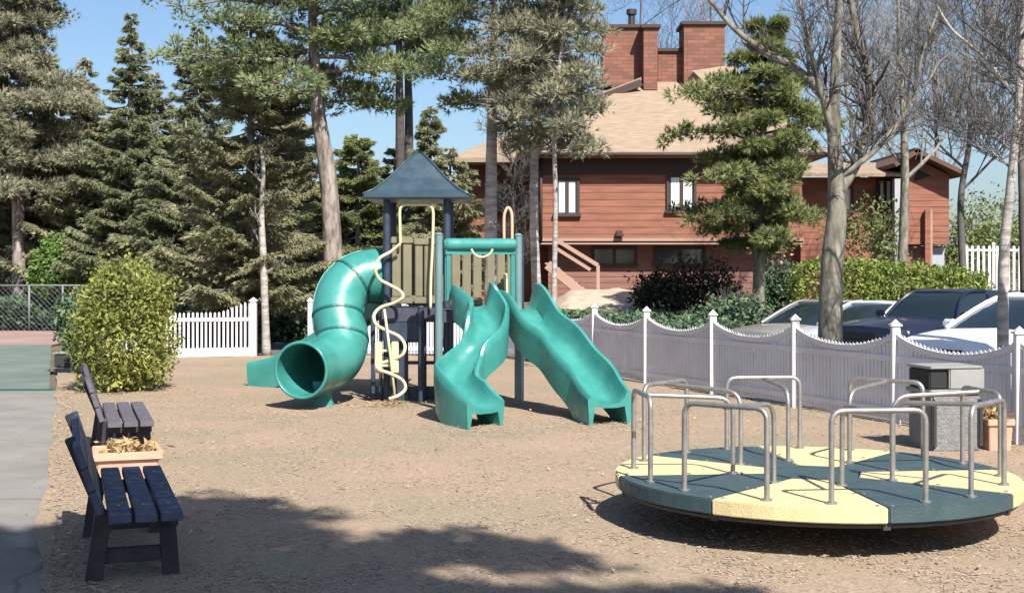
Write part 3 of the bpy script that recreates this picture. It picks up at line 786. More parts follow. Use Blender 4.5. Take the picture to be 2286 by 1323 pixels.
def cabin():
    Y = 62.0; X = lambda px: xof(px, Y); Z = lambda py: zof(py, Y)
    t = thing('far_cabin', 'low red building glimpsed between the conifers behind the white birch trunk', 'house', (X(540), Y, .8))
    w = MB(); lap_wall(w, (X(400), Y), (X(690), Y), .5, Z(545), (0, -1), .3); w.box(((X(400) + X(690)) / 2, Y + 2.6, (.5 + Z(545)) / 2), (X(690) - X(400), 5, Z(545) - .52)); w.build('wall', M['siding'], t)
    r = MB(); r.add([(X(385), Y - .6, Z(548)), (X(705), Y - .6, Z(548)), (X(690), Y + 3, Z(510)), (X(400), Y + 3, Z(510)), (X(385), Y - .6, Z(544)), (X(705), Y - .6, Z(544)), (X(690), Y + 3, Z(505)), (X(400), Y + 3, Z(505))],
          [(0, 1, 2, 3), (7, 6, 5, 4), (0, 4, 5, 1), (1, 5, 6, 2), (2, 6, 7, 3), (3, 7, 4, 0)]); r.build('roof', M['roof'], t)
    window(t, X(600), X(650), Z(612), Z(575), Y - .07, 2, False)
    ra = MB(); ra.bar((X(600), Y - 1.5, Z(622)), (X(655), Y - 1.5, Z(622)), .1, .12)
    for px in (602, 620, 636, 653): ra.box((X(px), Y - 1.5, (Z(622) + .7) / 2), (.1, .1, Z(622) - .7))
    ra.build('porch_rail', M['vinyl'], t)
cabin()

# ------------------------------------------------------------------ fences
def post_at(t, x, y, z0, h=1.2, w=0.10):
    b = MB(); b.box((x, y, z0 + h / 2), (w, w, h)); o = b.build('post', M['vinyl'], t, bevel=.006)
    c = MB(); c.box((x, y, z0 + h + .012), (w + .035, w + .035, .024))
    c.add([(x - w * .55, y - w * .55, z0 + h + .025), (x + w * .55, y - w * .55, z0 + h + .025), (x + w * .55, y + w * .55, z0 + h + .025), (x - w * .55, y + w * .55, z0 + h + .025), (x, y, z0 + h + .085)],
          [(0, 1, 4), (1, 2, 4), (2, 3, 4), (3, 0, 4), (3, 2, 1, 0)])
    c.build('cap', M['vinyl'], t).parent = t
    return o
def panel(t, a, b_, hf, z0=0.0, zb=0.06, pw=.045, pitch=.092, band=True):
    a = Vector((a[0], a[1], 0)); b_ = Vector((b_[0], b_[1], 0)); d = b_ - a; L = d.length; d.normalize(); n = Vector((-d.y, d.x, 0))
    ang = math.atan2(d.y, d.x); m = MB()
    k = int((L - .12) / pitch); off = (L - k * pitch) / 2
    for i in range(k + 1):
        s_ = off + i * pitch + R.uniform(-.003, .003); h = hf(s_ / L) + R.uniform(-.006, .006); p = a + d * s_
        m.box((p.x, p.y, z0 + (zb + h) / 2), (pw, .012, h - zb), rz=ang)
        q = [p + d * (-pw / 2) + n * .006, p + d * (pw / 2) + n * .006, p + d * (pw / 2) - n * .006, p - d * (pw / 2) - n * .006]
        zt = z0 + h
        m.add([Vector((v.x, v.y, zt)) for v in q] + [Vector((p.x, p.y, zt + .03))], [(0, 1, 4), (1, 2, 4), (2, 3, 4), (3, 0, 4)])
    o = m.build('picket_panel', M['vinyl'], t)
    r = MB()
    mid = min(hf(i / 10) for i in range(11))
    for z in (0.16, mid - 0.13):
        p = (a + b_) / 2 - n * 0; r.box((p.x, p.y, z0 + z), (L - .1, .045, .075), rz=ang)
    if band:
        pts = [a + d * (L * i / 16) + Vector((0, 0, z0 + hf(i / 16) - .045)) for i in range(17)]
        for i in range(16):
            p, q = pts[i], pts[i + 1]
            vs = []
            for w in (p, q):
                vs += [w + n * .027 + Vector((0, 0, -.035)), w + n * .027 + Vector((0, 0, .035)), w - n * .027 + Vector((0, 0, .035)), w - n * .027 + Vector((0, 0, -.035))]
            r.add(vs, [(0, 1, 5, 4), (1, 2, 6, 5), (2, 3, 7, 6), (3, 0, 4, 7)])
    r.build('rail', M['vinyl'], o).parent = o
def fences():
    t = thing('picket_fence', 'long white scalloped picket fence between the mulch and the parking lot', 'fence', (1.5, 24, 0))
    sc = lambda u: 1.14 - 0.21 * (4 * u * (1 - u)) ** 0.8
    for p in FENCE: post_at(t, p.x, p.y, 0)
    for a, b_ in zip(FENCE[:-1], FENCE[1:]): panel(t, a, b_, sc, pw=.055, pitch=.074)
    t = thing('picket_fence', 'short white picket fence between the round yellow green bush and the gate opening', 'fence', (-7, 28.2, 0))
    P = [Vector((xof(181, 27.5), 27.5)), Vector((xof(372, 28.2), 28.2)), Vector((xof(566, 28.7), 28.7))]
    post_at(t, P[0].x, P[0].y, 0, 1.2); post_at(t, P[1].x, P[1].y, 0, 1.0, .06); post_at(t, P[2].x, P[2].y, 0, 1.2, .13)
    panel(t, P[0], P[1], lambda u: .94 + .2 * smooth(.7, 0, u), band=False)
    panel(t, P[1], P[2], lambda u: .94 + .24 * smooth(.55, 1, u), band=False)
    kb = MB(); d = (P[2] - P[1]); m_ = (P[1] + P[2]) / 2; kb.box((m_.x, m_.y - .03, .10), (d.length - .1, .05, .16), rz=math.atan2(d.y, d.x)); kb.build('kick_board', M['vinyl'], t)
    # far white fence at right
    Y = 47.0; t = thing('picket_fence', 'distant white fence on the rise at the far right edge', 'fence', (xof(2230, Y), Y, .7))
    x0, x1 = xof(2150, Y), xof(2420, Y)
    for i in range(5): post_at(t, x0 + (x1 - x0) * i / 4, Y, .7, zof(545, Y) - .7)
    for i in range(4): panel(t, (x0 + (x1 - x0) * i / 4, Y), (x0 + (x1 - x0) * (i + 1) / 4, Y), lambda u: zof(550, Y) - .7, z0=.7, pw=.09, pitch=.2, band=False)
    # chain link fence along the tennis court
    Y = 41.0; t = thing('chain_link_fence', 'low chain link fence with pale top rail behind the tennis court', 'fence', (xof(60, Y), Y, .6))
    zb = hgt(-15, Y); zt = zof(637, Y)
    for i in range(8):
        x = xof(-160 + 75 * i, Y); b = MB(); b.tube([(x, Y, zb - .1), (x, Y, zt)], .035, 8); b.build('post', M['chain'], t, smooth=True)
    b = MB(); b.tube([(xof(-160, Y), Y, zt), (xof(365, Y), Y, zt)], .03, 8); b.build('top_rail', M['chain'], t, smooth=True)
    w = MB(); xa, xb = xof(-160, Y), xof(365, Y); hh = zt - zb; k = int((xb - xa + hh) / .16)
    for i in range(k):
        for sgn in (1, -1):
            xs = xa - hh + i * .16 if sgn > 0 else xa + i * .16
            p = Vector((xs, Y, zb)); q = Vector((xs + sgn * hh, Y, zt))
            if min(p.x, q.x) < xa or max(p.x, q.x) > xb: continue
            w.tube([p, q], .006, 3, cap=False)
    w.build('wire_mesh', M['chain'], t)
fences()

# ------------------------------------------------------------------ play structure
def play():
    t = thing('play_structure', 'teal playground tower with slate pyramid roof, tube slide and two wavy slides', 'play structure', (-.9, 18.6, 0))
    def post(x, y, z, m, r=.052):
        b = MB(); b.tube([(x, y, -.05), (x, y, z)], r, 12); b.tube([(x, y, z), (x, y, z + .03)], [r + .008, r * .6], 12)
        return b.build('post', m, t, auto=True)
    T1 = [(-1.79, 18.9), (-.93, 18.9), (-.93, 19.9), (-1.79, 19.9)]
    for x, y in T1: post(x, y, 2.93, M['navy'])
    post(-.985, 17.8, 2.36, M['postmetal']); post(xof(1157, 18.25), 18.25, 2.36, M['postmetal']); post(.12, 18.95, 2.36, M['navy'])
    post(xof(940, 18.75), 18.75, 1.35, M['navy'], .045)
    # decks
    d = MB(); d.box((-1.36, 19.4, 1.31), (.96, 1.1, .07)); d.box((-1.36, 18.87, 1.24), (1.0, .05, .19)); d.build('deck', M['deck'], t, bevel=.008)
    d = MB(); d.box((-.44, 18.36, 1.31), (1.12, .98, .07)); d.box((-.44, 17.85, 1.25), (1.0, .05, .16)); d.build('deck', M['deck'], t, bevel=.008)
    # pyramid roof with flared eave
    rf = MB(); cx, cy = -1.36, 19.4; rings = []
    prof = [(.70, 2.885), (.745, 2.90), (.745, 2.955), (.60, 3.03), (.40, 3.21), (.18, 3.46), (.03, 3.60)]
    for hw, z in prof:
        rings.append([Vector((cx - hw, cy - hw, z)), Vector((cx + hw, cy - hw, z)), Vector((cx + hw, cy + hw, z)), Vector((cx - hw, cy + hw, z))])
    rf.loft(rings); roof = rf.build('roof', M['roofblue'], t, bevel=.012)
    rb = MB()
    for sx, sy in ((-1, -1), (1, -1), (1, 1), (-1, 1)): rb.tube([(cx + sx * hw, cy + sy * hw, z + .006) for hw, z in prof[2:]], .018, 6)
    rb.build('ridge', M['roofblue'], roof, smooth=True)
    # barrier panels
    def barrier(name, x0, x1, y, z0, z1, m, nslot):
        b = MB(); w = (x1 - x0) / nslot
        b.box(((x0 + x1) / 2, y, z0 + .05), (x1 - x0, .05, .10)); b.box(((x0 + x1) / 2, y, z1 - .05), (x1 - x0, .05, .10))
        for i in range(nslot):
            b.box((x0 + w * (i + .5), y + .004, (z0 + z1) / 2), (w * .80, .034, z1 - z0 - .2))
        return b.build(name, m, t, bevel=.012)
    barrier('barrier_panel', -1.73, -1.42, 18.9, 1.40, 2.36, M['tan'], 2)
    barrier('barrier_panel', -1.40, -1.00, 18.92, 1.40, 2.34, M['tan'], 3)
    barrier('barrier_panel', -1.73, -1.0, 19.9, 1.40, 2.3, M['tan'], 5)
    barrier('barrier_panel', -.88, -.42, 18.9, 1.38, 2.26, M['tan'], 3)
    barrier('barrier_panel', -.38, .06, 18.9, 1.38, 2.26, M['tan'], 3)
    # arched hand loops
    def px3(lst, Y): return [at(a, b, Y) for a, b in lst]
    loop = catmull(px3([(894, 545), (893, 500), (893, 468), (903, 458), (930, 457), (956, 458), (966, 468), (967, 500), (965, 560), (962, 620), (961, 690)], 18.78), 5)
    b = MB(); b.tube(loop, .021, 8); b.build('hand_loop', M['cream'], t, smooth=True)
    b = MB(); b.tube(catmull(px3([(1126, 560), (1125, 490), (1129, 470), (1134, 464), (1140, 470), (1143, 490), (1143, 560)], 18.9), 5), .022, 8); b.build('hand_loop', M['tanpipe'], t, smooth=True)
    b = MB(); b.tube(catmull(px3([(1052, 556), (1060, 568), (1075, 574), (1092, 568), (1100, 556)], 17.82), 5), .016, 8); b.build('grab_bar', M['cream'], t, smooth=True)
    b = MB(); b.tube(catmull(px3([(1128, 610), (1130, 650), (1128, 700)], 18.8), 5), .03, 8); b.build('hand_rail', M['cream'], t, smooth=True)
    # snake climber
    sn = [(893, 545), (872, 562), (848, 576), (838, 598), (846, 622), (870, 636), (894, 650), (899, 664), (880, 676), (850, 686), (835, 703), (840, 724), (864, 738), (891, 751), (904, 771), (898, 792), (872, 804), (846, 812), (845, 824), (870, 833), (898, 848), (905, 867), (890, 882), (868, 890)]
    pts = []
    for i, (a, c) in enumerate(sn): pts.append(at(a, c, 18.72 - .35 * i / len(sn) + .05 * math.sin(i * 1.6)))
    b = MB(); b.tube(catmull(pts, 6), .024, 8); sc_ = b.build('snake_climber', M['cream'], t, smooth=True)
    b = MB(); b.tube([at(858, 690, 18.55), at(870, 780, 18.45), at(884, 905, 18.4)], .018, 8); b.build('climber_pole', M['cream'], t, smooth=True)
    for px in (845, 882):
        b = MB(); p = at(px, 797, 18.5); b.box(p, (.10, .05, .44)); b.build('step_panel', M['cream'], t, bevel=.012)
    b = MB(); b.bar(at(845, 782, 18.53), at(888, 782, 18.53), .03, .03); b.bar(at(845, 815, 18.53), at(888, 815, 18.53), .03, .03); b.build('step_rung', M['cream'], t)
    # under-deck panels and crawl bars
    b = MB(); b.box((xof(897, 18.88), 18.88, 1.02), (.55, .05, .34)); b.build('play_panel', M['navy'], t, bevel=.02)
    b = MB()
    for px, w in ((833, .06), (850, .05), (899, .16), (943, .12), (973, .06)): b.box((xof(px, 19.0), 19.0, .6), (w, .06, 1.3))
    b.box((xof(905, 19.05), 19.05, .06), (1.0, .05, .30)); b.box((xof(905, 19.05), 19.05, .55), (1.0, .04, .05)); b.build('under_deck_frame', M['navy'], t, bevel=.006)
    b = MB(); b.box((-1.79, 19.4, .65), (.05, .9, 1.0)); b.build('side_panel', M['navy'], t, bevel=.02)
    # slide hood on the slide platform
    hd = MB(); Y = 17.78
    p0, p1 = at(990, 546, Y), at(1152, 546, Y + .42)
    hd.tube([p0, p0.lerp(p1, .04), p0.lerp(p1, .96), p1], [.05, .088, .088, .05], 14)
    hd.bar(p0 + Vector((0.02, 0, -.07)), p1 + Vector((-.02, 0, -.07)), .05, .12)
    hd.build('header_bar', M['teal'], t, auto=True)
    for px, yo in ((1000, .03), (1144, .42)):
        j = MB(); p = at(px, 600, Y + yo); j.box((p.x, Y + yo, 1.82), (.075, .06, .74)); j.build('jamb', M['teal'], t, bevel=.02)
    # trough slides
    def trough(ctrl, w, h, name, foot=True, lat0=None, heads=None, platform=None):
        pts = catmull([c[0] for c in ctrl], 7); n = len(pts)
        hh = catmull([Vector((c[1], c[2], c[3])) for c in ctrl], 7)  # wall left, wall right, skirt bottom
        rings = []
        for i, p in enumerate(pts):
            tg = (pts[min(i + 1, n - 1)] - pts[max(i - 1, 0)]).normalized()
            lat = Vector((tg.y, -tg.x, 0)); lat.normalize(); lat = -lat   # left when looking downhill -> +x for camera facing
            lat = Vector((abs(lat.x) if abs(lat.x) > .2 else lat.x, lat.y if lat.x > 0 else -lat.y, 0)).normalized()
            up = lat.cross(tg); up = up if up.z > 0 else -up
            up = (up * .55 + Vector((0, 0, .45))).normalized()
            hl, hr, sk = hh[i]
            def P(u, v): return p + lat * u + up * v
            def B(u): # skirt bottom
                q = p + lat * u; zz = p.z + sk; zz = max(zz, 0.0); return Vector((q.x, q.y, zz))
            a = w
            rings.append([B(-a - .055), P(-a - .075, hl * .5), P(-a - .07, hl - .03), P(-a - .045, hl), P(-a - .01, hl - .012), P(-a + .01, hl * .6), P(-a + .035, .06), P(-a + .09, .01), P(-.08, -.002), P(.08, -.002),
                          P(a - .09, .01), P(a - .035, .06), P(a - .01, hr * .6), P(a + .01, hr - .012), P(a + .045, hr), P(a + .07, hr - .03), P(a + .075, hr * .5), B(a + .055), B(a + .015), P(a - .02, -.035), P(a * .4, -.05), P(-a * .4, -.05), P(-a + .02, -.035), B(-a - .015)])
        b = MB(); b.loft(rings)
        o = b.build(name, M['teal'], t, auto=True)
        return o
    A = lambda px, py, Y: at(px, py, Y)
    trough([(A(1054, 684, 17.9), .30, .34, -.14), (A(1060, 698, 17.65), .34, .38, -.14), (A(1086, 738, 17.4), .30, .34, -.16), (A(1080, 778, 17.08), .20, .28, -.18), (A(1040, 822, 16.8), .20, .20, -.2),
            (A(1020, 862, 16.5), .28, .18, -.26), (A(1042, 896, 16.15), .26, .24, -.34), (A(1084, 914, 15.85), .12, .12, -.3)], .215, .25, 'wavy_slide')
    trough([(A(1154, 690, 18.3), .28, .36, -.2), (A(1170, 702, 18.05), .28, .40, -.22), (A(1202, 746, 17.7), .22, .36, -.26), (A(1244, 776, 17.35), .20, .32, -.28), (A(1280, 824, 17.0), .20, .32, -.28),
            (A(1316, 862, 16.7), .20, .32, -.32), (A(1340, 892, 16.4), .18, .28, -.34), (A(1362, 901, 16.1), .09, .16, -.3)], .215, .25, 'wavy_slide')
    # straight slide at the back left, its end shows behind the tube mouth
    trough([(Vector((-1.85, 20.2, 1.36)), .2, .2, -.1), (Vector((-2.3, 20.5, 1.15)), .2, .2, -.1), (Vector((-3.0, 20.9, .7)), .18, .18, -.12), (Vector((-3.6, 21.25, .34)), .2, .2, -.3), (Vector((-4.15, 21.5, .22)), .18, .18, -.25)], .2, .2, 'straight_slide')
    # tube slide
    cl = [at(866, 618, 19.42), at(835, 616, 19.3), at(795, 624, 19.2), at(764, 655, 19.05), at(754, 705, 18.85), at(764, 757, 18.72), at(746, 798, 18.5), at(708, 818, 18.1), at(672, 826, 17.62)]
    rad = [.42, .40, .375, .365, .36, .37, .385, .365, .375]
    pts = catmull(cl, 8); n = len(pts); rr = [float(np.interp(i / (n - 1) * 8, range(9), rad)) for i in range(n)]
    b = MB(); 
    # outer skin, then lip, then inner skin
    ip = list(reversed(pts)); ir = [r - .025 for r in reversed(rr)]
    b.tube(pts, rr, 28, cap=False)
    no = len(pts) * 28
    b2 = MB(); b2.tube(pts, [r - .022 for r in rr], 28, cap=False)
    o2 = len(b.v); b.v += b2.v; b.f += [tuple(i + o2 for i in reversed(f)) for f in b2.f]
    base = (n - 1) * 28
    for k in range(28):
        k2 = (k + 1) % 28; b.f.append((base + k, base + k2, o2 + base + k2, o2 + base + k)); b.f.append((k2, k, o2 + k, o2 + k2))
    me = b.build('tube_slide', M['teal'], t, auto=True)
    for u in (2.35, 4.0, 5.0):
        i = int(u * 8); c = pts[i]; tg = (pts[i + 1] - pts[i - 1]).normalized()
        s_ = MB(); r = rr[i]; s_.tube([c - tg * .018, c - tg * .018, c + tg * .018, c + tg * .018], [r - .004, r + .012, r + .012, r - .004], 28, cap=False); s_.build('seam', M['tealdark'], me, smooth=False)
    for sgn in (1, -1):
        fl = MB(); fp = []
        for i in range(2, n - 1):
            tg = (pts[i + 1] - pts[i - 1]).normalized(); u = tg.cross(Vector((.3, -1, .2))).normalized(); w = tg.cross(u)
            fp.append(pts[i] + (u * sgn) * (rr[i] + .003))
        fl.tube(fp, .010, 6); fl.build('flange', M['teal'], me, smooth=True)
    # rolled rim at the mouth
    i = n - 1; c = pts[i]; tg = (pts[i] - pts[i - 1]).normalized(); u = tg.cross(Vector((0, 0, 1))).normalized(); w = tg.cross(u)
    rim = MB(); rim.tube([c + (u * math.cos(a) + w * math.sin(a)) * (rr[i] - .006) for a in [2 * math.pi * k / 36 for k in range(36)]], .022, 8, closed=True); rim.build('rim', M['teal'], me, smooth=True)
    ft = MB(); p = at(722, 850, 18.25)
    ft.loft([[Vector((p.x + sx * a, p.y + sy * bb, z)) for sx, sy in ((-1, -1), (1, -1), (1, 1), (-1, 1))] for a, bb, z in ((.15, .12, -.02), (.10, .08, .16), (.14, .12, .36))]); ft.build('foot', M['teal'], t, bevel=.015)
    # entry collar on the tower
    ec = MB(); ec.box((-1.83, 19.42, 1.84), (.05, .92, .98)); ec.build('entry_panel', M['teal'], t, bevel=.03)
    return t
play()

# ------------------------------------------------------------------ merry-go-round
def mgr():
    cx, cy, r, zt, th = 2.27, 9.95, 1.487, .37, .105
    t = thing('merry_go_round', 'slate and pale yellow playground roundabout with pipe handles in the foreground', 'merry-go-round', (cx, cy, 0))
    a0 = math.atan2(-1.42, -.43)
    def P(rad, a): return (cx + rad * math.cos(a), cy + rad * math.sin(a))
    for k in range(8):
        c = a0 + k * math.pi / 4; g = .0022
        outer = [P(r, c - math.pi / 8 + g + (math.pi / 4 - 2 * g) * i / 8) for i in range(9)]
        inner = [P(.365, c + math.pi / 8 - g * 4), P(.365, c - math.pi / 8 + g * 4)]
        b = MB(); b.prism(outer + inner, zt - th, zt)
        o = b.build('deck_panel', M['mgryellow' if k % 2 == 0 else 'mgrblue'], t, bevel=.008)
        o['label'] = ('pale yellow' if k % 2 == 0 else 'dark slate teal') + ' wedge of the round deck'
    b = MB(); b.prism([P(.355, a0 + math.pi / 8 + k * math.pi / 4) for k in range(8)], zt - th, zt + .003); b.build('hub_plate', M['mgrblue'], t, bevel=.006)
    b = MB(); b.tube([(cx, cy, -.05), (cx, cy, .14), (cx, cy, .24)], [.13, .11, .3], 16); b.build('pedestal', M['darksteel'], t, auto=True)
    b = MB()
    for k in range(8):
        a = a0 + math.pi / 8 + k * math.pi / 4
        b.bar((*P(.12, a), .235), (*P(r - .03, a), .245), .05, .05)
    b.tube([(*P(r - .05, 2 * math.pi * k / 48), .25) for k in range(48)], .022, 6, closed=True)
    b.build('under_frame', M['darksteel'], t)
    def round_path(pts, rad=.09, seg=5):
        pts = [Vector(p) for p in pts]; out = [pts[0]]
        for i in range(1, len(pts) - 1):
            a, b_, c = pts[i - 1], pts[i], pts[i + 1]
            u = (a - b_).normalized(); v = (c - b_).normalized(); q0 = b_ + u * rad; q1 = b_ + v * rad
            for k in range(seg + 1):
                s_ = k / seg; out.append((q0 * (1 - s_) ** 2 + b_ * 2 * s_ * (1 - s_) + q1 * s_ ** 2))
        out.append(pts[-1]); return out
    for k in range(16):
        a = a0 + math.pi / 8 + (k // 2) * math.pi / 4 + (.035 if k % 2 else -.035)
        b = MB()
        for rr_ in (.55, .95, 1.42):
            q = P(rr_, a); b.tube([(*q, zt - .002), (*q, zt + .006)], .014, 8)
        b.build('bolt_row', M['steel'], t)
    hz = .975
    for k in range(8):
        a = a0 + math.pi / 8 + k * math.pi / 4
        ra = 1.35; da = .238
        A_, B_ = P(ra, a - da), P(ra, a + da)
        b = MB()
        b.tube(round_path([(*A_, zt - .02), (*A_, hz), (*B_, hz), (*B_, zt - .02)], .085), .019, 10)
        m_ = ((A_[0] + B_[0]) / 2, (A_[1] + B_[1]) / 2); I = P(.62, a)
        b.tube(round_path([(*m_, hz - .01), (*I, hz - .04), (*I, zt - .02)], .13), .018, 10)
        for q in (A_, B_, I): b.tube([(*q, zt + .001), (*q, zt + .012)], .038, 12)
        b.build('handle', M['steel'], t, auto=True)
mgr()

# ------------------------------------------------------------------ benches, planters, bin
def bench(label, x, y, rz, slatm, L=2.0):
    t = thing('park_bench', label, 'bench', (x, y, 0), rz, group='slatted benches along the asphalt edge')
    Tm = t.matrix_basis
    def bd(b, name, m, par=None, bevel=.006):
        b.v = [Tm @ v for v in b.v]; return b.build(name, m, par or t, bevel=bevel)
    # local: +y runs away along the bench, +x is the seat front; seat 0..0.43 in x
    for i in range(3):
        b = MB(); xc = .085 + i * .148; b.box((xc, L / 2, .425), (.128, L, .05)); bd(b, 'seat_slat', slatm)
        b = MB()
        for yy in (.34, L - .3):
            b.tube([Tm @ Vector((xc, yy, .449)), Tm @ Vector((xc, yy, .455))], .012, 8)
        b.build('bolts', M['steel'], t)
    tilt = math.radians(18)
    Mr = Matrix.Rotation(-tilt, 3, 'Y')
    for i in range(3):
        b = MB(); s_ = .10 + i * .145; b.box((-.02 - math.sin(tilt) * s_, L / 2, .43 + math.cos(tilt) * s_), (.045, L, .140), Mr); bd(b, 'back_slat', slatm)
    for yy in (.34, L - .3):
        b = MB()
        b.bar((.40, yy, .0), (.37, yy, .40), .10, .10, up=(0, 1, 0)); b.bar((-.06, yy, 0), (.0, yy, .42), .10, .10, up=(0, 1, 0))
        b.bar((-.02, yy, .355), (.44, yy, .355), .09, .085)
        b.bar((-.01, yy, .40), (-.055 - math.sin(tilt) * .47, yy, .43 + math.cos(tilt) * .47), .06, .07, up=(0, 1, 0))
        b.bar((.0, yy, .15), (.38, yy, .15), .06, .09)
        bd(b, 'frame', M['benchdark'])
    return t
ang = math.atan(.338)
bench('dark blue slatted bench nearest the camera, partly in tree shade', -2.385, 7.75, ang, M['benchblue'])
bench('weathered purple grey slatted bench farther back beside the round bush', -3.83, 12.45, ang, M['benchpurple'])

def planter(label, x, y, rz, w=.44, d=.44, h=.36, lw=1.0):
    t = thing('planter', label, 'planter', (x, y, 0), rz, group='peach terracotta planters')
    Tm = t.matrix_basis
    b = MB(); 
    rings = [[Vector((sx * a * w, sy * a * d, z)) for sx, sy in ((-1, -1), (1, -1), (1, 1), (-1, 1))] for a, z in ((.42, 0), (.48, h - .07), (.54, h - .07), (.54, h), (.46, h), (.44, h - .1))]
    b.loft(rings); b.v = [Tm @ v for v in b.v]; b.build('pot', M['peach'], t, bevel=.008)
    b = MB(); b.box((0, 0, h - .07), (.86 * w, .86 * d, .04)); b.v = [Tm @ v for v in b.v]; b.build('soil', M['soil'], t)
    n = 260; c = RG.normal(0, 1, (n, 3)) * np.array([w * .19, d * .19, .03]) + np.array([x, y, h + .01])
    foliage_obj('dry_plants', leaves(c, .045, .35), 4, M['dry'], t)
    st = MB()
    for i in range(26):
        a = R.uniform(0, 6.28); q = Vector((x + math.cos(a) * .1, y + math.sin(a) * .1, h - .05)); st.tube([q, q + Vector((math.cos(a) * R.uniform(.02, .16), math.sin(a) * R.uniform(.02, .16), R.uniform(.04, .10)))], .005, 4)
    st.build('dry_stems', M['dry'], t)
planter('peach coloured planter of dry brown plants between the two benches', xof(283, 11.35), 11.35, ang, .52, .5, .36)
planter('peach coloured planter of dry plants beside the stone litter bin', xof(2218, 13.9), 13.9, 0.1, .27, .36, .34)

def litter_bin():
    x, y = xof(2108, 13.95), 13.95
    t = thing('litter_bin', 'grey stone aggregate litter bin with pale hood and dark side opening', 'bin', (x, y, 0), .2)
    Tm = t.matrix_basis
    def bd(b, n, m, bv=.012): b.v = [Tm @ v for v in b.v]; return b.build(n, m, t, bevel=bv)
    b = MB(); b.box((0, 0, .30), (.56, .50, .60)); bd(b, 'body', M['aggregate'], .02)
    b = MB(); b.box((0, 0, .625), (.61, .54, .05)); bd(b, 'rim', M['hoodgrey'])
    b = MB(); b.box((.12, 0, .76), (.40, .50, .22)); b.box((0, 0, .875), (.60, .52, .03)); bd(b, 'hood', M['hoodgrey'])
    b = MB(); b.box((-.19, 0, .755), (.20, .44, .20)); bd(b, 'opening', M['black'])
    for sx in (-.29, .29): b = MB(); b.box((sx * .9, -.26, .3), (.05, .04, .5)); bd(b, 'corner_trim', M['darksteel'])
litter_bin()

# small dark box by the left bush
def box_():
    x, y = xof(160, 25.5), 25.5
    t = thing('storage_box', 'small low black box on the ground left of the round bush', 'box', (x, y, 0), .1)
    b = MB(); b.box((x, y, .14), (.55, .4, .26)); b.build('body', M['darksteel'], t, bevel=.02)
    b = MB(); b.box((x, y, .285), (.6, .44, .03)); b.build('lid', M['hoodgrey'], t, bevel=.008)
box_()

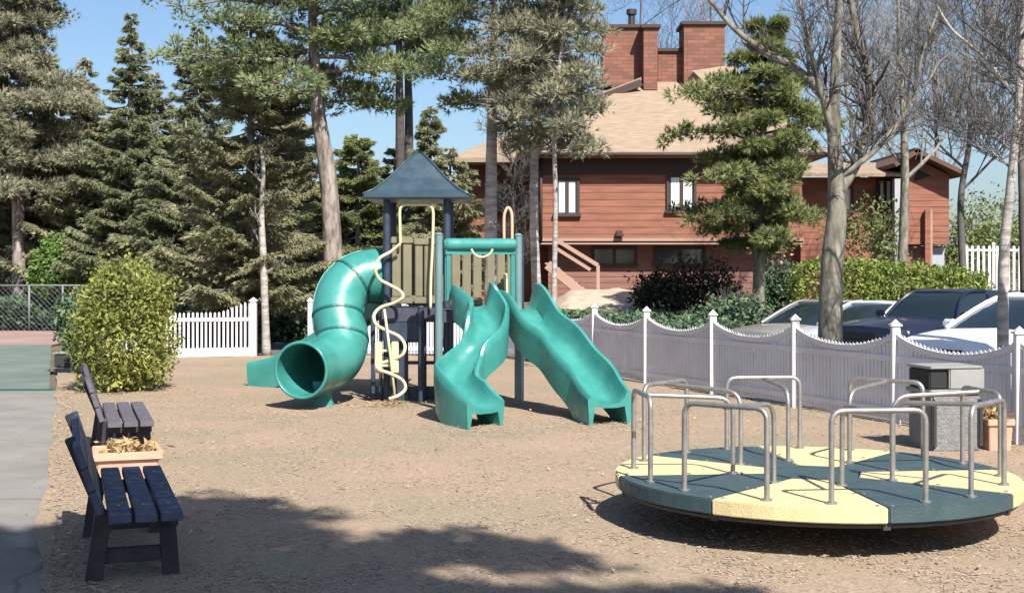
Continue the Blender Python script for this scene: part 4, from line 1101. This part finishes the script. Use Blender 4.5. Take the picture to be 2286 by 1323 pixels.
# ------------------------------------------------------------------ cars
def car(label, x, y, heading, paint, kind='sedan', z=-.13):
    """heading: direction of the nose (radians, ccw from +x)"""
    t = thing('parked_car', label, 'car', (x, y, z), heading, group='cars in the parking lot')
    Tm = t.matrix_basis
    def bd(b, n, m, par=None, **k):
        b.v = [Tm @ v for v in b.v]; return b.build(n, m, par or t, **k)
    if kind == 'sedan': L, W, belt, top = 4.6, .88, .98, 1.46; cab = [(-1.95, 1.0), (-1.25, 1.40), (-.5, 1.46), (.15, 1.44), (1.05, 1.01)]; hood = .97; tail = 1.02
    elif kind == 'suv': L, W, belt, top = 4.5, .90, 1.03, 1.52; cab = [(-2.15, 1.03), (-1.9, 1.45), (-.8, 1.52), (.1, 1.48), (1.0, 1.05)]; hood = 1.02; tail = 1.03
    else: L, W, belt, top = 4.8, .94, 1.24, 1.74; cab = [(-2.35, 1.24), (-2.25, 1.66), (-.8, 1.74), (.25, 1.72), (.75, 1.26)]; hood = 1.22; tail = 1.24
    hl = L / 2
    # body: stations along x
    xs = [-hl, -hl + .08, -hl + .35, -1.9, -1.35, -.6, .2, .9, 1.35, 1.8, hl - .25, hl - .06, hl]
    rings = []
    for q in xs:
        e = max(0, (abs(q) - (hl - .45)) / .45); w = W * (1 - .16 * e ** 2)
        zt = belt if q < 1.0 else belt + (hood - .14 - belt) * ((q - 1.0) / (hl - 1.0)) ** 1.6
        if q < -hl + .3: zt = tail - .06 * e
        zb = .24 + .14 * e ** 2
        if abs(q) == hl: zt -= .14; zb += .08; w -= .07
        prof = [(-w * .86, zb), (-w * .97, zb + .08), (-w, .48), (-w * .995, zt - .16), (-w * .95, zt - .03), (-w * .80, zt + .015), (0, zt + .045), (w * .80, zt + .015), (w * .95, zt - .03), (w * .995, zt - .16), (w, .48), (w * .97, zb + .08), (w * .86, zb)]
        rings.append([Vector((q, a, c)) for a, c in prof])
    b = MB(); b.loft(rings)
    body = bd(b, 'body', paint, auto=True)
    # cabin (glass) and roof + pillars
    def cabin_ring(xx, zz, zb):
        wt = W * (.93 - .22 * (zz - zb) / max(.01, top - zb)); return wt
    g = MB(); rg = []
    cpts = catmull([Vector((a, 0, c)) for a, c in cab], 5)
    for p in cpts:
        zz = max(p.z, belt - .02); w = W * (.90 - .24 * (zz - belt) / (top - belt))
        wb = W * .90
        rg.append([Vector((p.x, -wb, belt - .05)), Vector((p.x, -w, zz - .03)), Vector((p.x, -w * .88, zz)), Vector((p.x, w * .88, zz)), Vector((p.x, w, zz - .03)), Vector((p.x, wb, belt - .05))])
    g.loft(rg); cabn = bd(g, 'windows', M['carglass'], auto=True)
    rf = MB(); rg = []
    for p in cpts:
        if p.z > top - .075:
            w = W * (.90 - .24 * (p.z - belt) / (top - belt))
            rg.append([Vector((p.x, -w - .012, p.z - .07)), Vector((p.x, -w * .9, p.z + .012)), Vector((p.x, 0, p.z + .03)), Vector((p.x, w * .9, p.z + .012)), Vector((p.x, w + .012, p.z - .07))])
    rf.loft(rg)
    for s_ in (-1, 1):
        def side(p): zz = max(p.z, belt); w = W * (.90 - .24 * (zz - belt) / (top - belt)); return Vector((p.x, s_ * (w + .006), zz - .01))
        front = [side(p) for p in cpts[-9:]]; rear = [side(p) for p in cpts[:9]]
        rf.tube(front, .035, 6); rf.tube(rear, .05 if kind != 'suv' else .07, 6)
        xm = -.35; wt = W * .67
        rf.bar((xm, s_ * (W * .895), belt - .02), (xm - .03, s_ * (wt + .01), top - .05), .07, .03, up=(0, 1, 0))
    bd(rf, 'roof', paint, auto=True)
    # wheels and arches
    wr = .33 if kind == 'sedan' else .36
    for sx in (hl - .88, -hl + .86):
        for s_ in (-1, 1):
            yy = s_ * (W - .02)
            ar = MB(); ar.tube([(sx, s_ * (W - .16), wr + .02), (sx, s_ * (W + .008), wr + .02)], wr + .075, 24); bd(ar, 'wheel_arch', M['black'], auto=True)
            w_ = MB(); w_.tube([(sx, yy - s_ * .18, wr), (sx, yy - s_ * .02, wr), (sx, yy + s_ * .015, wr), (sx, yy + s_ * .02, wr)], [wr, wr, wr - .02, wr - .1], 28); wo_ = bd(w_, 'wheel', M['tyre'], auto=True)
            h_ = MB(); h_.tube([(sx, yy + s_ * .012, wr), (sx, yy + s_ * .024, wr)], wr * .30, 14)
            for k in range(7):
                a = k * 2 * math.pi / 7; h_.bar((sx, yy + s_ * .024, wr), (sx + math.cos(a) * wr * .64, yy + s_ * .02, wr + math.sin(a) * wr * .64), .02, .06, up=(math.cos(a + 1.57), 0, math.sin(a + 1.57)))
            h_.tube([(sx + math.cos(a) * wr * .66, yy + s_ * .02, wr + math.sin(a) * wr * .66) for a in [2 * math.pi * k / 24 for k in range(24)]], .018, 6, closed=True)
            bd(h_, 'rim', M['alloy'], wo_)
    # front lamps, grille, bumper, mirrors, door seams
    for s_ in (-1, 1):
        b = MB(); hx = hl - .17; zz = hood - .27
        b.loft([[Vector((hx - .16, s_ * (W - .035), zz - .02)), Vector((hx - .16, s_ * (W - .03), zz + .12)), Vector((hx - .02, s_ * (W - .2), zz + .13)), Vector((hx - .02, s_ * (W - .2), zz - .03))],
                [Vector((hx + .10, s_ * (W - .17), zz - .02)), Vector((hx + .06, s_ * (W - .17), zz + .10)), Vector((hx + .12, s_ * (W - .38), zz + .10)), Vector((hx + .17, s_ * (W - .38), zz - .01))]])
        bd(b, 'headlight', M['lamp'], bevel=.01)
        b = MB(); b.box((.72, s_ * (W + .07), belt + .07), (.12, .19, .13)); bd(b, 'mirror', paint, bevel=.03)
        b = MB()
        for dx in (.78, -.33, -1.3): b.box((dx, s_ * (W - .003), .62), (.012, .01, .48))
        b.box((.2, s_ * (W - .004), belt - .13), (2.4, .012, .012)); bd(b, 'door_seam', M['black'])
        b = MB(); b.box((-.15, s_ * (W + .004), belt - .2), (.16, .03, .03)); b.box((-1.12, s_ * (W + .004), belt - .2), (.16, .03, .03)); bd(b, 'door_handle', paint, bevel=.008)
    b = MB(); b.box((hl - .03, 0, hood - .27), (.10, W * .95, .14)); b.box((hl - .02, 0, .40), (.10, W * 1.25, .14)); bd(b, 'grille', M['black'], bevel=.02)
    b = MB(); b.box((hl + .015, 0, .50), (.05, .36, .11)); bd(b, 'number_plate', M['vinyl'])
    return t
hd = math.radians(205)
def place(label, nose_px, Y, head, paint, kind):
    h = math.radians(head); L2 = 2.3
    nx = xof(nose_px, Y); car(label, nx - math.cos(h) * L2, Y - math.sin(h) * L2, h, M['car_' + paint], kind, 0.0 if Y < 19 else -.27)
place('white compact SUV parked nose left behind the fence, front wheel showing', 2085, 17.8, 214, 'white', 'suv')
place('white car at the right edge of the photo, mostly behind the birch trunk', 2345, 17.6, 222, 'white', 'sedan')
place('dark navy boxy SUV parked behind the white SUV', 1925, 24.2, 212, 'navyblue', 'boxy')
place('pale silver car parked behind the big grey trunk', 1790, 26.4, 216, 'silver', 'sedan')
place('grey beige sedan, leftmost of the cars in the lot', 1668, 27.4, 216, 'beige', 'sedan')

# ------------------------------------------------------------------ vegetation
def G(x, y): return (x, y, hgt(x, y) - .03)
# round bush beside the benches
Yb = 20.6; xb = xof(285, Yb)
leafy('round_bush', 'large rounded yellow green bush standing at the left edge of the mulch', 'bush', (xb, Yb, 0),
      [((xb, Yb, .98), (.71, .7, .97), 3.2), ((xb + .02, Yb, 1.45), (.62, .6, .52), 2.4), ((xb - .05, Yb - .1, .7), (.66, .66, .70), 3.0)], M['yellowleaf'], 15000, .042, .42, dens=.34, lump=.5, shoots=60)
Yc = 24.0; xc = xof(165, Yc)
leafy('small_bush', 'smaller dark green bush tucked behind the left side of the round bush', 'bush', (xc, Yc, 0), [((xc, Yc, .95), (.36, .4, .5)), ((xc + .2, Yc, .75), (.35, .4, .55))], M['ivy'], 3000, .05, lump=.4)
# hedge by the far building
Yh = 37.0
hz_ = hgt(8, Yh)
leafy('hedge', 'long clipped bright yellow green hedge behind the parked cars', 'hedge', (xof(1990, Yh), Yh, hz_),
      [((xof(1860, Yh), Yh, 1.15), (1.15, .8, 1.0), 5), ((xof(1960, Yh), Yh, 1.1), (1.5, .8, .98), 5), ((xof(2080, Yh), Yh, 1.0), (1.5, .8, .93), 5), ((xof(2140, Yh), Yh, .95), (.8, .8, .85), 4)], M['hedge'], 20000, .06, .5, lump=.16, dens=.25, shoots=60)
# dark shrubs by the house
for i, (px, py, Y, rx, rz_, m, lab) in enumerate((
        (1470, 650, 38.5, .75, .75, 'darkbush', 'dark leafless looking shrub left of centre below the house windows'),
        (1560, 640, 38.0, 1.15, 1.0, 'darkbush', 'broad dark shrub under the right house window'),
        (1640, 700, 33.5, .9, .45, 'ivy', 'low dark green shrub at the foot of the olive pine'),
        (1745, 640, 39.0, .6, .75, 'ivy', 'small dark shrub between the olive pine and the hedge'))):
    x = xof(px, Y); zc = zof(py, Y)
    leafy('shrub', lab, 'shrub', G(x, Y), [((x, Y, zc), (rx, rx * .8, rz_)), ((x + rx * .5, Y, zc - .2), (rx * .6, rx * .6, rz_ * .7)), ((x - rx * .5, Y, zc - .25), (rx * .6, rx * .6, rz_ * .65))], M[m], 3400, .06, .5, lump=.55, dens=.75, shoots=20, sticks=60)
# ivy bank and low cover
def cover(name, label, poly_fn, n, size, m, h):
    Cs = []
    while len(Cs) < n:
        x, y = poly_fn()
        b = .5 + .5 * noise.noise(Vector((x * .8, y * .8, 5)))
        Cs.append((x, y, hgt(x, y) + R.random() ** .5 * h * (0.35 + b)))
    P = leaves(np.array(Cs), size, .6)
    o = np_obj(name, P, np.arange(len(P)).reshape(-1, 4), M[m]); tag(o, label, 'ground cover', kind='stuff')
def pf1():
    Y = R.uniform(30.5, 36.5); return xof(R.uniform(1215, 1660), Y), Y
cover('ivy_bank', 'low dark green ivy covering the bank in front of the house', pf1, 14000, .07, 'ivy', .65)
def pf2():
    Y = R.uniform(33.8, 37.0); return xof(R.uniform(385, 860), Y), Y
cover('ivy_bank', 'green ivy bank behind the short picket fence under the conifers', pf2, 20000, .065, 'ivy', 1.15)
def pf3():
    Y = R.uniform(41.6, 44.5); return xof(R.uniform(-120, 380), Y), Y
cover('ivy_bank', 'dark ivy growing behind the chain link fence', pf3, 15000, .08, 'ivy', .95)
def bank():
    V = []; xs = 22; ys = 14
    for j in range(ys + 1):
        for i in range(xs + 1):
            Y = 37.5 + 6.5 * j / ys; x = xof(1215 + 260 * i / xs, Y)
            e = min(1, min(i, xs - i) / 5); f = smooth(0, .6, j / ys)
            V.append((x, Y, hgt(x, Y) - .05 + e * f * (.55 + .12 * noise.noise(Vector((x * 1.3, Y, 4))))))
    Fc = [(j * (xs + 1) + i, j * (xs + 1) + i + 1, (j + 1) * (xs + 1) + i + 1, (j + 1) * (xs + 1) + i) for j in range(ys) for i in range(xs)]
    o = np_obj('sandy_bank', np.array(V), np.array(Fc), mat('sandy_soil', (.42, .34, .26), .95, var=.25, vscale=3, bump=.6), smooth=True); o['kind'] = 'structure'
bank()
def fl():
    n = 900; C_ = []
    for i in range(n):
        if i < 260: a_, r_ = R.uniform(0, 6.28), abs(R.gauss(0, .35)); q = Vector((-1.75 + math.cos(a_) * r_, 18.2 + math.sin(a_) * r_))
        elif i < 520: t_ = R.random(); q = Vector((pathx(8 + 13 * t_) + R.random() ** 2 * 1.2, 8 + 13 * t_))
        else: q = Vector((R.uniform(-4, 6), R.uniform(7.8, 19)))
        if q.x < pathx(q.y) or q.x > np.interp(-q.y, [-22, -20, -14.25, -8], [2.2, 3.04, 5.47, 8.0]): continue
        C_.append((q.x, q.y, .045))
    C_ = np.array(C_); m_ = len(C_); th = RG.random(m_) * 6.28
    A_ = np.stack([np.cos(th), np.sin(th), (RG.random(m_) - .5) * .7], 1) * (.018 + .02 * RG.random((m_, 1))); B_ = np.stack([-np.sin(th), np.cos(th), (RG.random(m_) - .5) * .7], 1) * .012
    P = np.stack([C_ - A_, C_ + B_, C_ + A_, C_ - B_], 1).reshape(-1, 3)
    o = np_obj('fallen_leaves', P, np.arange(len(P)).reshape(-1, 4), M['dry']); tag(o, 'dry brown fallen leaves scattered on the mulch', 'leaves', kind='stuff')
fl()
# bright shrub and dark-trunked tree at far left
x, Y = xof(140, 42.4), 42.4
leafy('shrub', 'fresh bright green shrub above the chain link fence', 'shrub', G(x, Y), [((x, Y, 2.1), (1.0, .6, .9)), ((x + .7, Y, 1.9), (.7, .5, .7)), ((x - .3, Y, 1.6), (.8, .5, .8))], M['bright'], 8000, .08, lump=.35, dens=.6)
x, Y = xof(2190, 52), 52
leafy('spring_tree', 'pale spring green tree right of the narrow red building', 'tree', G(x, Y), [((x, Y, 3.0), (1.5, 1.2, 2.0)), ((x + 1.6, Y + 1, 3.0), (1.4, 1.2, 1.7)), ((x - .9, Y, 2.4), (1.0, 1.0, 1.5))], M['fresh2'], 7000, .08, lump=.5, dens=.9)
x, Y = xof(1950, 41), 41
leafy('spring_tree', 'small yellow green tree in front of the link wing behind the hedge', 'tree', G(x, Y), [((x, Y, 3.3), (1.0, .8, .9)), ((x - .9, Y, 3.0), (.8, .7, .8)), ((x + .3, Y, 2.6), (.9, .8, .7))], M['fresh2'], 1700, .07, lump=.5, dens=.95)
x, Y = xof(1740, 40), 41
leafy('spring_tree', 'thin reddish twigged young tree beside the olive pine', 'tree', G(x, Y), [((x, Y, 2.9), (.8, .8, .8))], M['dry'], 900, .06, lump=.5, dens=.95)

# ---- pines
def up(base, pts): return [Vector(base)] + [Vector(p) for p in pts]
Y = 30.5
pth = [(xof(752, Y), Y, 0), at(735, 430, Y), at(708, 240, Y - .2), at(700, 100, Y - .3), at(694, -80, Y - .3), at(690, -330, Y)]
pine('tall leaning pine with flaky grey brown trunk right behind the tube slide', pth[0], [Vector(p) for p in pth], .25, zof(235, Y), zof(-320, Y), 3.0, M['pine'], M['bark'], 'tall pines', nb=46, tuft_n=19000, L=.16, w=.014, clump=.34, lv=(.5, 1.25), droop=-.04, flat=.7, skew=-.12)
Y = 28.2
pth = [(xof(1098, Y), Y, 0), at(1096, 450, Y), at(1100, 200, Y), at(1104, 0, Y), at(1100, -300, Y)]
pine('straight pine with pinkish grey trunk rising behind the wavy slides', pth[0], [Vector(p) for p in pth], .165, zof(255, Y), zof(-290, Y), 1.9, M['pine'], M['barkpale'], 'tall pines', nb=34, tuft_n=9000, L=.15, w=.011, clump=.28, flat=.7)
Y = 27.0
pth = [(xof(1207, Y), Y, 0), at(1192, 480, Y), at(1200, 200, Y), at(1215, 0, Y), at(1215, -260, Y)]
pine('slender pale trunked pine just right of the slide platform', pth[0], [Vector(p) for p in pth], .11, zof(350, Y), zof(-250, Y), 1.35, M['sprucegrey'], M['barkpale'], 'tall pines', nb=44, tuft_n=8500, L=.15, w=.011, clump=.27, flat=.8)
Y = 26.0
pth = [(xof(1232, Y), Y, 0), at(1240, 480, Y), at(1238, 250, Y), at(1262, 40, Y), at(1275, -120, Y)]
pine('thinnest whitish trunked pine beside the house corner', pth[0], [Vector(p) for p in pth], .055, zof(340, Y), zof(-120, Y), 1.2, M['sprucegrey'], M['barkpale'], 'tall pines', nb=28, tuft_n=3800, L=.15, w=.011, clump=.26, flat=.8)
for px, lab, Y in ((893, 'dark trunked pine, left of the twin trunks above the tower roof', 47), (913, 'dark trunked pine, right of the twin trunks above the tower roof', 48.5)):
    b0 = G(xof(px, Y), Y); pth = [b0, at(px, 300, Y), at(px - 2, 100, Y), at(px + 6, -60, Y), at(px, -250, Y)]
    pine(lab, b0, [Vector(p) for p in pth], .21, zof(120, Y), zof(-240, Y), 2.6, M['pine'], M['barkdark'], 'tall pines', nb=26, tuft_n=8500, L=.24, w=.018, clump=.5)
# olive pine in front of the house
Y = 35.0; b0 = G(xof(1692, Y), Y)
pth = [b0, at(1694, 560, Y), at(1698, 380, Y), at(1712, 180, Y), at(1720, 40, Y)]
pine('bushy olive green pine with dense needle clumps in front of the red house', b0, [Vector(p) for p in pth], .19, zof(560, Y), zof(55, Y), 1.8, M['pinelite'], M['barkgrey'], nb=66, tuft_n=19000, L=.17, w=.015, clump=.25, lv=(.35, 1.4), droop=.12, nbl=8, flat=.85,
     skew=-.12, prof=lambda u: float(np.interp(u, [0, .1, .4, .62, .75, .9, 1], [.5, .78, .92, 1.15, .55, .24, .2])))
# foreground-left big pine at the frame edge
Y = 43.5; b0 = G(xof(42, Y), Y)
pth = [b0, at(38, 400, Y), at(10, 200, Y), at(10, 0, Y), at(5, -300, Y)]
pine('large grey green pine at the left edge, taller than the frame', b0, [Vector(p) for p in pth], .24, zof(470, Y), zof(-160, Y), 2.2, M['sprucegrey'], M['bark'], 'tall pines', nb=84, tuft_n=44000, L=.19, w=.016, clump=.5, flat=.7, prof=lambda u: 1.35 - .75 * u if u < .5 else .9 - .3 * u)

# ---- spruces on the left
sp = [
    (292, 43, 30, .95, 2.9, 'spruce', 15000, 'tall narrow spruce whose spire stands against the sky on the left', 1.25),
    (190, 46, 130, 1.0, 2.8, 'spruceolive', 10000, 'spruce just left of the tall spire tree', 1.0),
    (118, 46, 140, 1.0, 2.4, 'spruce', 10000, 'spruce beside the large pine at the left edge', 1.0),
    (345, 47, 160, 1.0, 2.8, 'sprucegrey', 10000, 'shorter spruce just right of the tall spire tree', .9),
    (50, 46.5, 250, 1.0, 3.6, 'sprucegrey', 34000, 'broad grey green spruce low at the left edge', .7),
    (235, 44.5, 260, 1.0, 3.2, 'spruceolive', 34000, 'broad olive spruce behind the round bush', .7),
    (415, 41.5, 270, 1.0, 2.9, 'spruce', 30000, 'broad spruce above the left end of the picket fence', .7),
    (560, 31.2, 30, 1.0, 2.35, 'spruceolive', 56000, 'wide drooping spruce behind the white birch trunk', .62),
    (440, 44, 60, 1.0, 2.5, 'spruce', 12000, 'tall spruce behind the wide drooping one', .9),
    (655, 41, 240, 1.0, 2.7, 'spruceolive', 11000, 'spruce left of the leaning pine trunk', .8),
    (800, 40, 300, 1.0, 2.3, 'pinelite', 18000, 'yellowish spruce left of the tower roof', .7),
    (960, 46, 238, .9, 1.7, 'spruce', 8000, 'narrow spruce right of the twin dark trunks', .9),
    (1005, 43, 330, 1.0, 1.9, 'spruceolive', 8000, 'low spruce between the tower roof and the house wing', .7),
    (880, 50, 330, 1.0, 2.6, 'spruce', 9000, 'dark spruce directly behind the tower roof', .8),
]
for (px, Y, py, _, rad, m, n, lab, pw) in sp:
    b0 = G(xof(px, Y), Y); h = zof(py, Y) - b0[2]
    k = Y / 36
    spruce(lab, b0, h, rad, M[m], M['bark'], 'spruces at the back of the playground', n_t=int(n * (1 if n > 25000 else 1.8)), power=pw * .85, L=.13 * k, w=.016 * k, nbl=6, lo=.14)
# far row behind everything
for i, px in enumerate((-60, 40, 150, 260, 370, 480, 590, 700, 800, 900, 1000)):
    Y = 58 + (i * 7 % 5); b0 = G(xof(px, Y), Y); h = zof(395 + (i * 53 % 60), Y) - b0[2]
    spruce(['low dark conifer in the farthest row at the left edge', 'second conifer of the far row from the left edge', 'far row conifer behind the bright green shrub', 'far row conifer behind the spire spruce', 'far row conifer above the round bush right side',
            'far row conifer left of the birch trunk', 'far row conifer behind the low red cabin', 'far row conifer behind the leaning pine trunk', 'far row conifer left of the tower roof', 'far row conifer behind the twin dark trunks', 'far row conifer beside the house wing'][i],
           b0, h, 3.4, M['spruce' if i % 2 else 'spruceolive'], M['barkdark'], 'farthest row of conifers', n_t=12000, power=.5, L=.3, w=.035, nbl=5)
# thin birch in front of the conifers
Y = 29.3; b0 = G(xof(595, Y), Y)
bare_tree('thin white birch trunk standing just behind the short picket fence', b0, [Vector(b0), at(588, 580, Y), at(584, 480, Y), at(588, 380, Y), at(582, 330, Y)], .095, .03, [], M['barkpale'], M['twigpale'], seed=4, depth=1, auto=6, ll=.55, name='birch_tree')
# dead leaning branch among the conifers
for px, Y, top, lab in ((1150, 41.0, 330, 'twiggy leafless sapling between the two pale pine trunks'),):
    b0 = G(xof(px, Y), Y)
    bare_tree(lab, b0, [Vector(b0), at(px + 6, 560, Y), at(px - 5, (560 + top) / 2, Y), at(px + 4, top, Y)], .06, .015, [], M['barkdark'], M['barkdark'], None, seed=int(px), depth=3, auto=8, ll=.9, z0=1.6, minr=.007, name='sapling')
# ---- bare trees on the right
Y = 20.2
b0 = (xof(1852, Y), Y, -.12)
A = lambda px, py, dy=0: at(px, py, Y + dy)
limbs = [
    ([A(1866, 360), A(1842, 225), A(1785, 160), A(1715, 120), A(1640, 65), A(1575, -10), A(1520, -60)], .085, .02, 1, .6),
    ([A(1868, 430), A(1925, 330, .3), A(1945, 200, .5), A(1915, 80, .5), A(1890, -60, .5)], .11, .035, 2, .8),
    ([A(1858, 300), A(1825, 180, -.3), A(1800, 70, -.4), A(1770, -60, -.4)], .055, .015, 2, .6),
    ([A(1865, 400), A(1960, 330, 0), A(2030, 230, .2), A(2060, 120, .2), A(2110, -20, .3)], .05, .014, 2, .7),
]
bare_tree('big leafless tree with thick grey trunk standing behind the fence among the cars', b0, [Vector(b0), A(1856, 620), A(1868, 480), A(1866, 390), A(1862, 280), A(1868, 100), A(1880, -80)], .20, .045, limbs, M['barkgrey'], M['twig'], seed=5, depth=3, minr=.0045)
Y = 17.0; b0 = (xof(2240, Y), Y, -.12); A = lambda px, py, dy=0: at(px, py, Y + dy)
bare_tree('slender pale birch in front of the white car at the right', b0, [Vector(b0), A(2240, 600), A(2255, 430), A(2272, 250), A(2282, 60), A(2290, -120)], .078, .03,
          [([A(2275, 230), A(2200, 130, .4), A(2120, 60, .6), A(2060, -50, .8)], .03, .01, 1, .6), ([A(2262, 380), A(2200, 330, .2), A(2130, 300, .3)], .018, .006, 2, .6)], M['barkpale'], M['twig'], seed=8, depth=2, auto=4, ll=.9, z0=2.8, minr=.004)
for i, (px, Y, top, w, lab, m, au, ll, dp) in enumerate((
        (2010, 38.5, -60, .16, 'leafless tree right of the big grey trunk, behind the hedge', 'barkgrey', 9, 2.6, 3),
        (2155, 42, 20, .13, 'leafless tree at the right end of the hedge', 'twig', 9, 2.4, 3),
        (1900, 55, 60, .16, 'leafless tree behind the link wing', 'barkgrey', 8, 3.2, 3),
        (2090, 58, 70, .16, 'leafless tree behind the narrow red building', 'barkgrey', 8, 3.2, 3),
        (2290, 40, -40, .15, 'leafless tree at the far right edge', 'twig', 9, 2.6, 3),
        (1420, 60, -40, .14, 'leafless tree behind the chimneys', 'twig', 7, 3.0, 3),
        (1590, 62, -60, .14, 'leafless tree behind the right chimney', 'twig', 7, 3.0, 3))):
    b0 = G(xof(px, Y), Y); rr_ = random.Random(i)
    pth = [Vector(b0)] + [at(px + rr_.uniform(-14, 14), 600 + (top - 600) * k / 4, Y) for k in range(1, 5)]
    bare_tree(lab, b0, pth, w, .03, [], M[m], M['twig' if i % 2 else 'twigpale'], 'leafless trees beyond the lot', seed=20 + i, depth=dp, auto=au, ll=ll, minr=.0065)
# tree outside the right edge whose boughs hang into the top right corner
Y = 15.0; b0 = (xof(2560, Y), Y, -.12); A = lambda px, py, dy=0: at(px, py, Y + dy)
bare_tree('leafless tree reaching dark boughs into the top right corner', b0, [Vector(b0), A(2555, 400), A(2520, 200), A(2480, 0), A(2440, -160)], .16, .05,
          [([A(2535, 300), A(2440, 240), A(2330, 190), A(2230, 110), A(2140, 40)], .035, .008, 2, .6), ([A(2520, 200), A(2420, 90), A(2320, 20), A(2200, -60)], .035, .008, 2, .6), ([A(2540, 420), A(2430, 350), A(2320, 330), A(2230, 310)], .028, .006, 2, .5)], M['barkdark'], M['twig'], seed=31, depth=3, minr=.004)

# ---- pine behind the camera that throws the foreground shade
def shade_tree():
    base = (7.5, -7.0, -.02)
    t = thing('shade_pine', 'tall pine behind the viewpoint casting dappled shade over the foreground', 'tree', base)
    def inpoly(px, py):
        xs = [-400, 0, 100, 380, 395, 470, 560, 640, 720, 790, 830, 920, 1000, 1150, 1220, 1300, 1400, 1500, 1650, 1900]
        ys = [1150, 1178, 1165, 1172, 1112, 1105, 1118, 1142, 1150, 1180, 1196, 1202, 1192, 1212, 1240, 1265, 1290, 1305, 1330, 1400]
        return py > np.interp(px, xs, ys)
    cz = []; sx, sy = SUN.x / SUN.z, SUN.y / SUN.z
    rng = random.Random(9)
    tries = 0
    while len(cz) < 1500 and tries < 90000:
        tries += 1
        px = rng.uniform(-350, 1750); py = 1090 + 560 * rng.random() ** 1.3
        g = gnd(px, py)
        nz = noise.noise(Vector((g.x * 1.3, g.y * 1.3, 2)))
        nz2 = noise.noise(Vector((g.x * .6, g.y * .6, 7)))
        if not inpoly(px, py - 6 + nz * 14): continue
        if nz < (-.42 if px < 520 else -.2) or (px > 560 and px < 800 and 1150 < py < 1185 and nz < -.1): continue
        if px > 750 and nz < -.05 + .0003 * (px - 750) - .002 * max(0, py - 1300): continue
        h = rng.uniform(9.5, 14.5)
        c = Vector((g.x + sx * h, g.y + sy * h, h))
        cz.append(c)
    b = MB(); tp, tr = trunk_tube(b, [base, (7.2, -6.6, 6), (6.6, -6.0, 11), (6.3, -6, 16)], .3, .06)
    for c in cz[::6]:
        z = max(5, c.z - 1.5 - .2 * (c - Vector((6.6, -6, c.z))).length)
        k = min(range(len(tp)), key=lambda q: abs(tp[q].z - z)); p = tp[k]
        b.tube([p, p.lerp(c, .5) + Vector((0, 0, .3)), c], [.05, .03, .01], 5, cap=False)
    b.build('trunk', M['bark'], t, smooth=True)
    Cs = []; Ds = []
    for c in cz:
        p = ball(20, .26, .7); Cs.append(p + np.array(c)); Ds.append(p * 3 + np.array([0, 0, .4]))
    foliage_obj('crown', tufts(np.concatenate(Cs), np.concatenate(Ds), .17, .02, 8, .8), 3, M['pine'], t)
shade_tree()
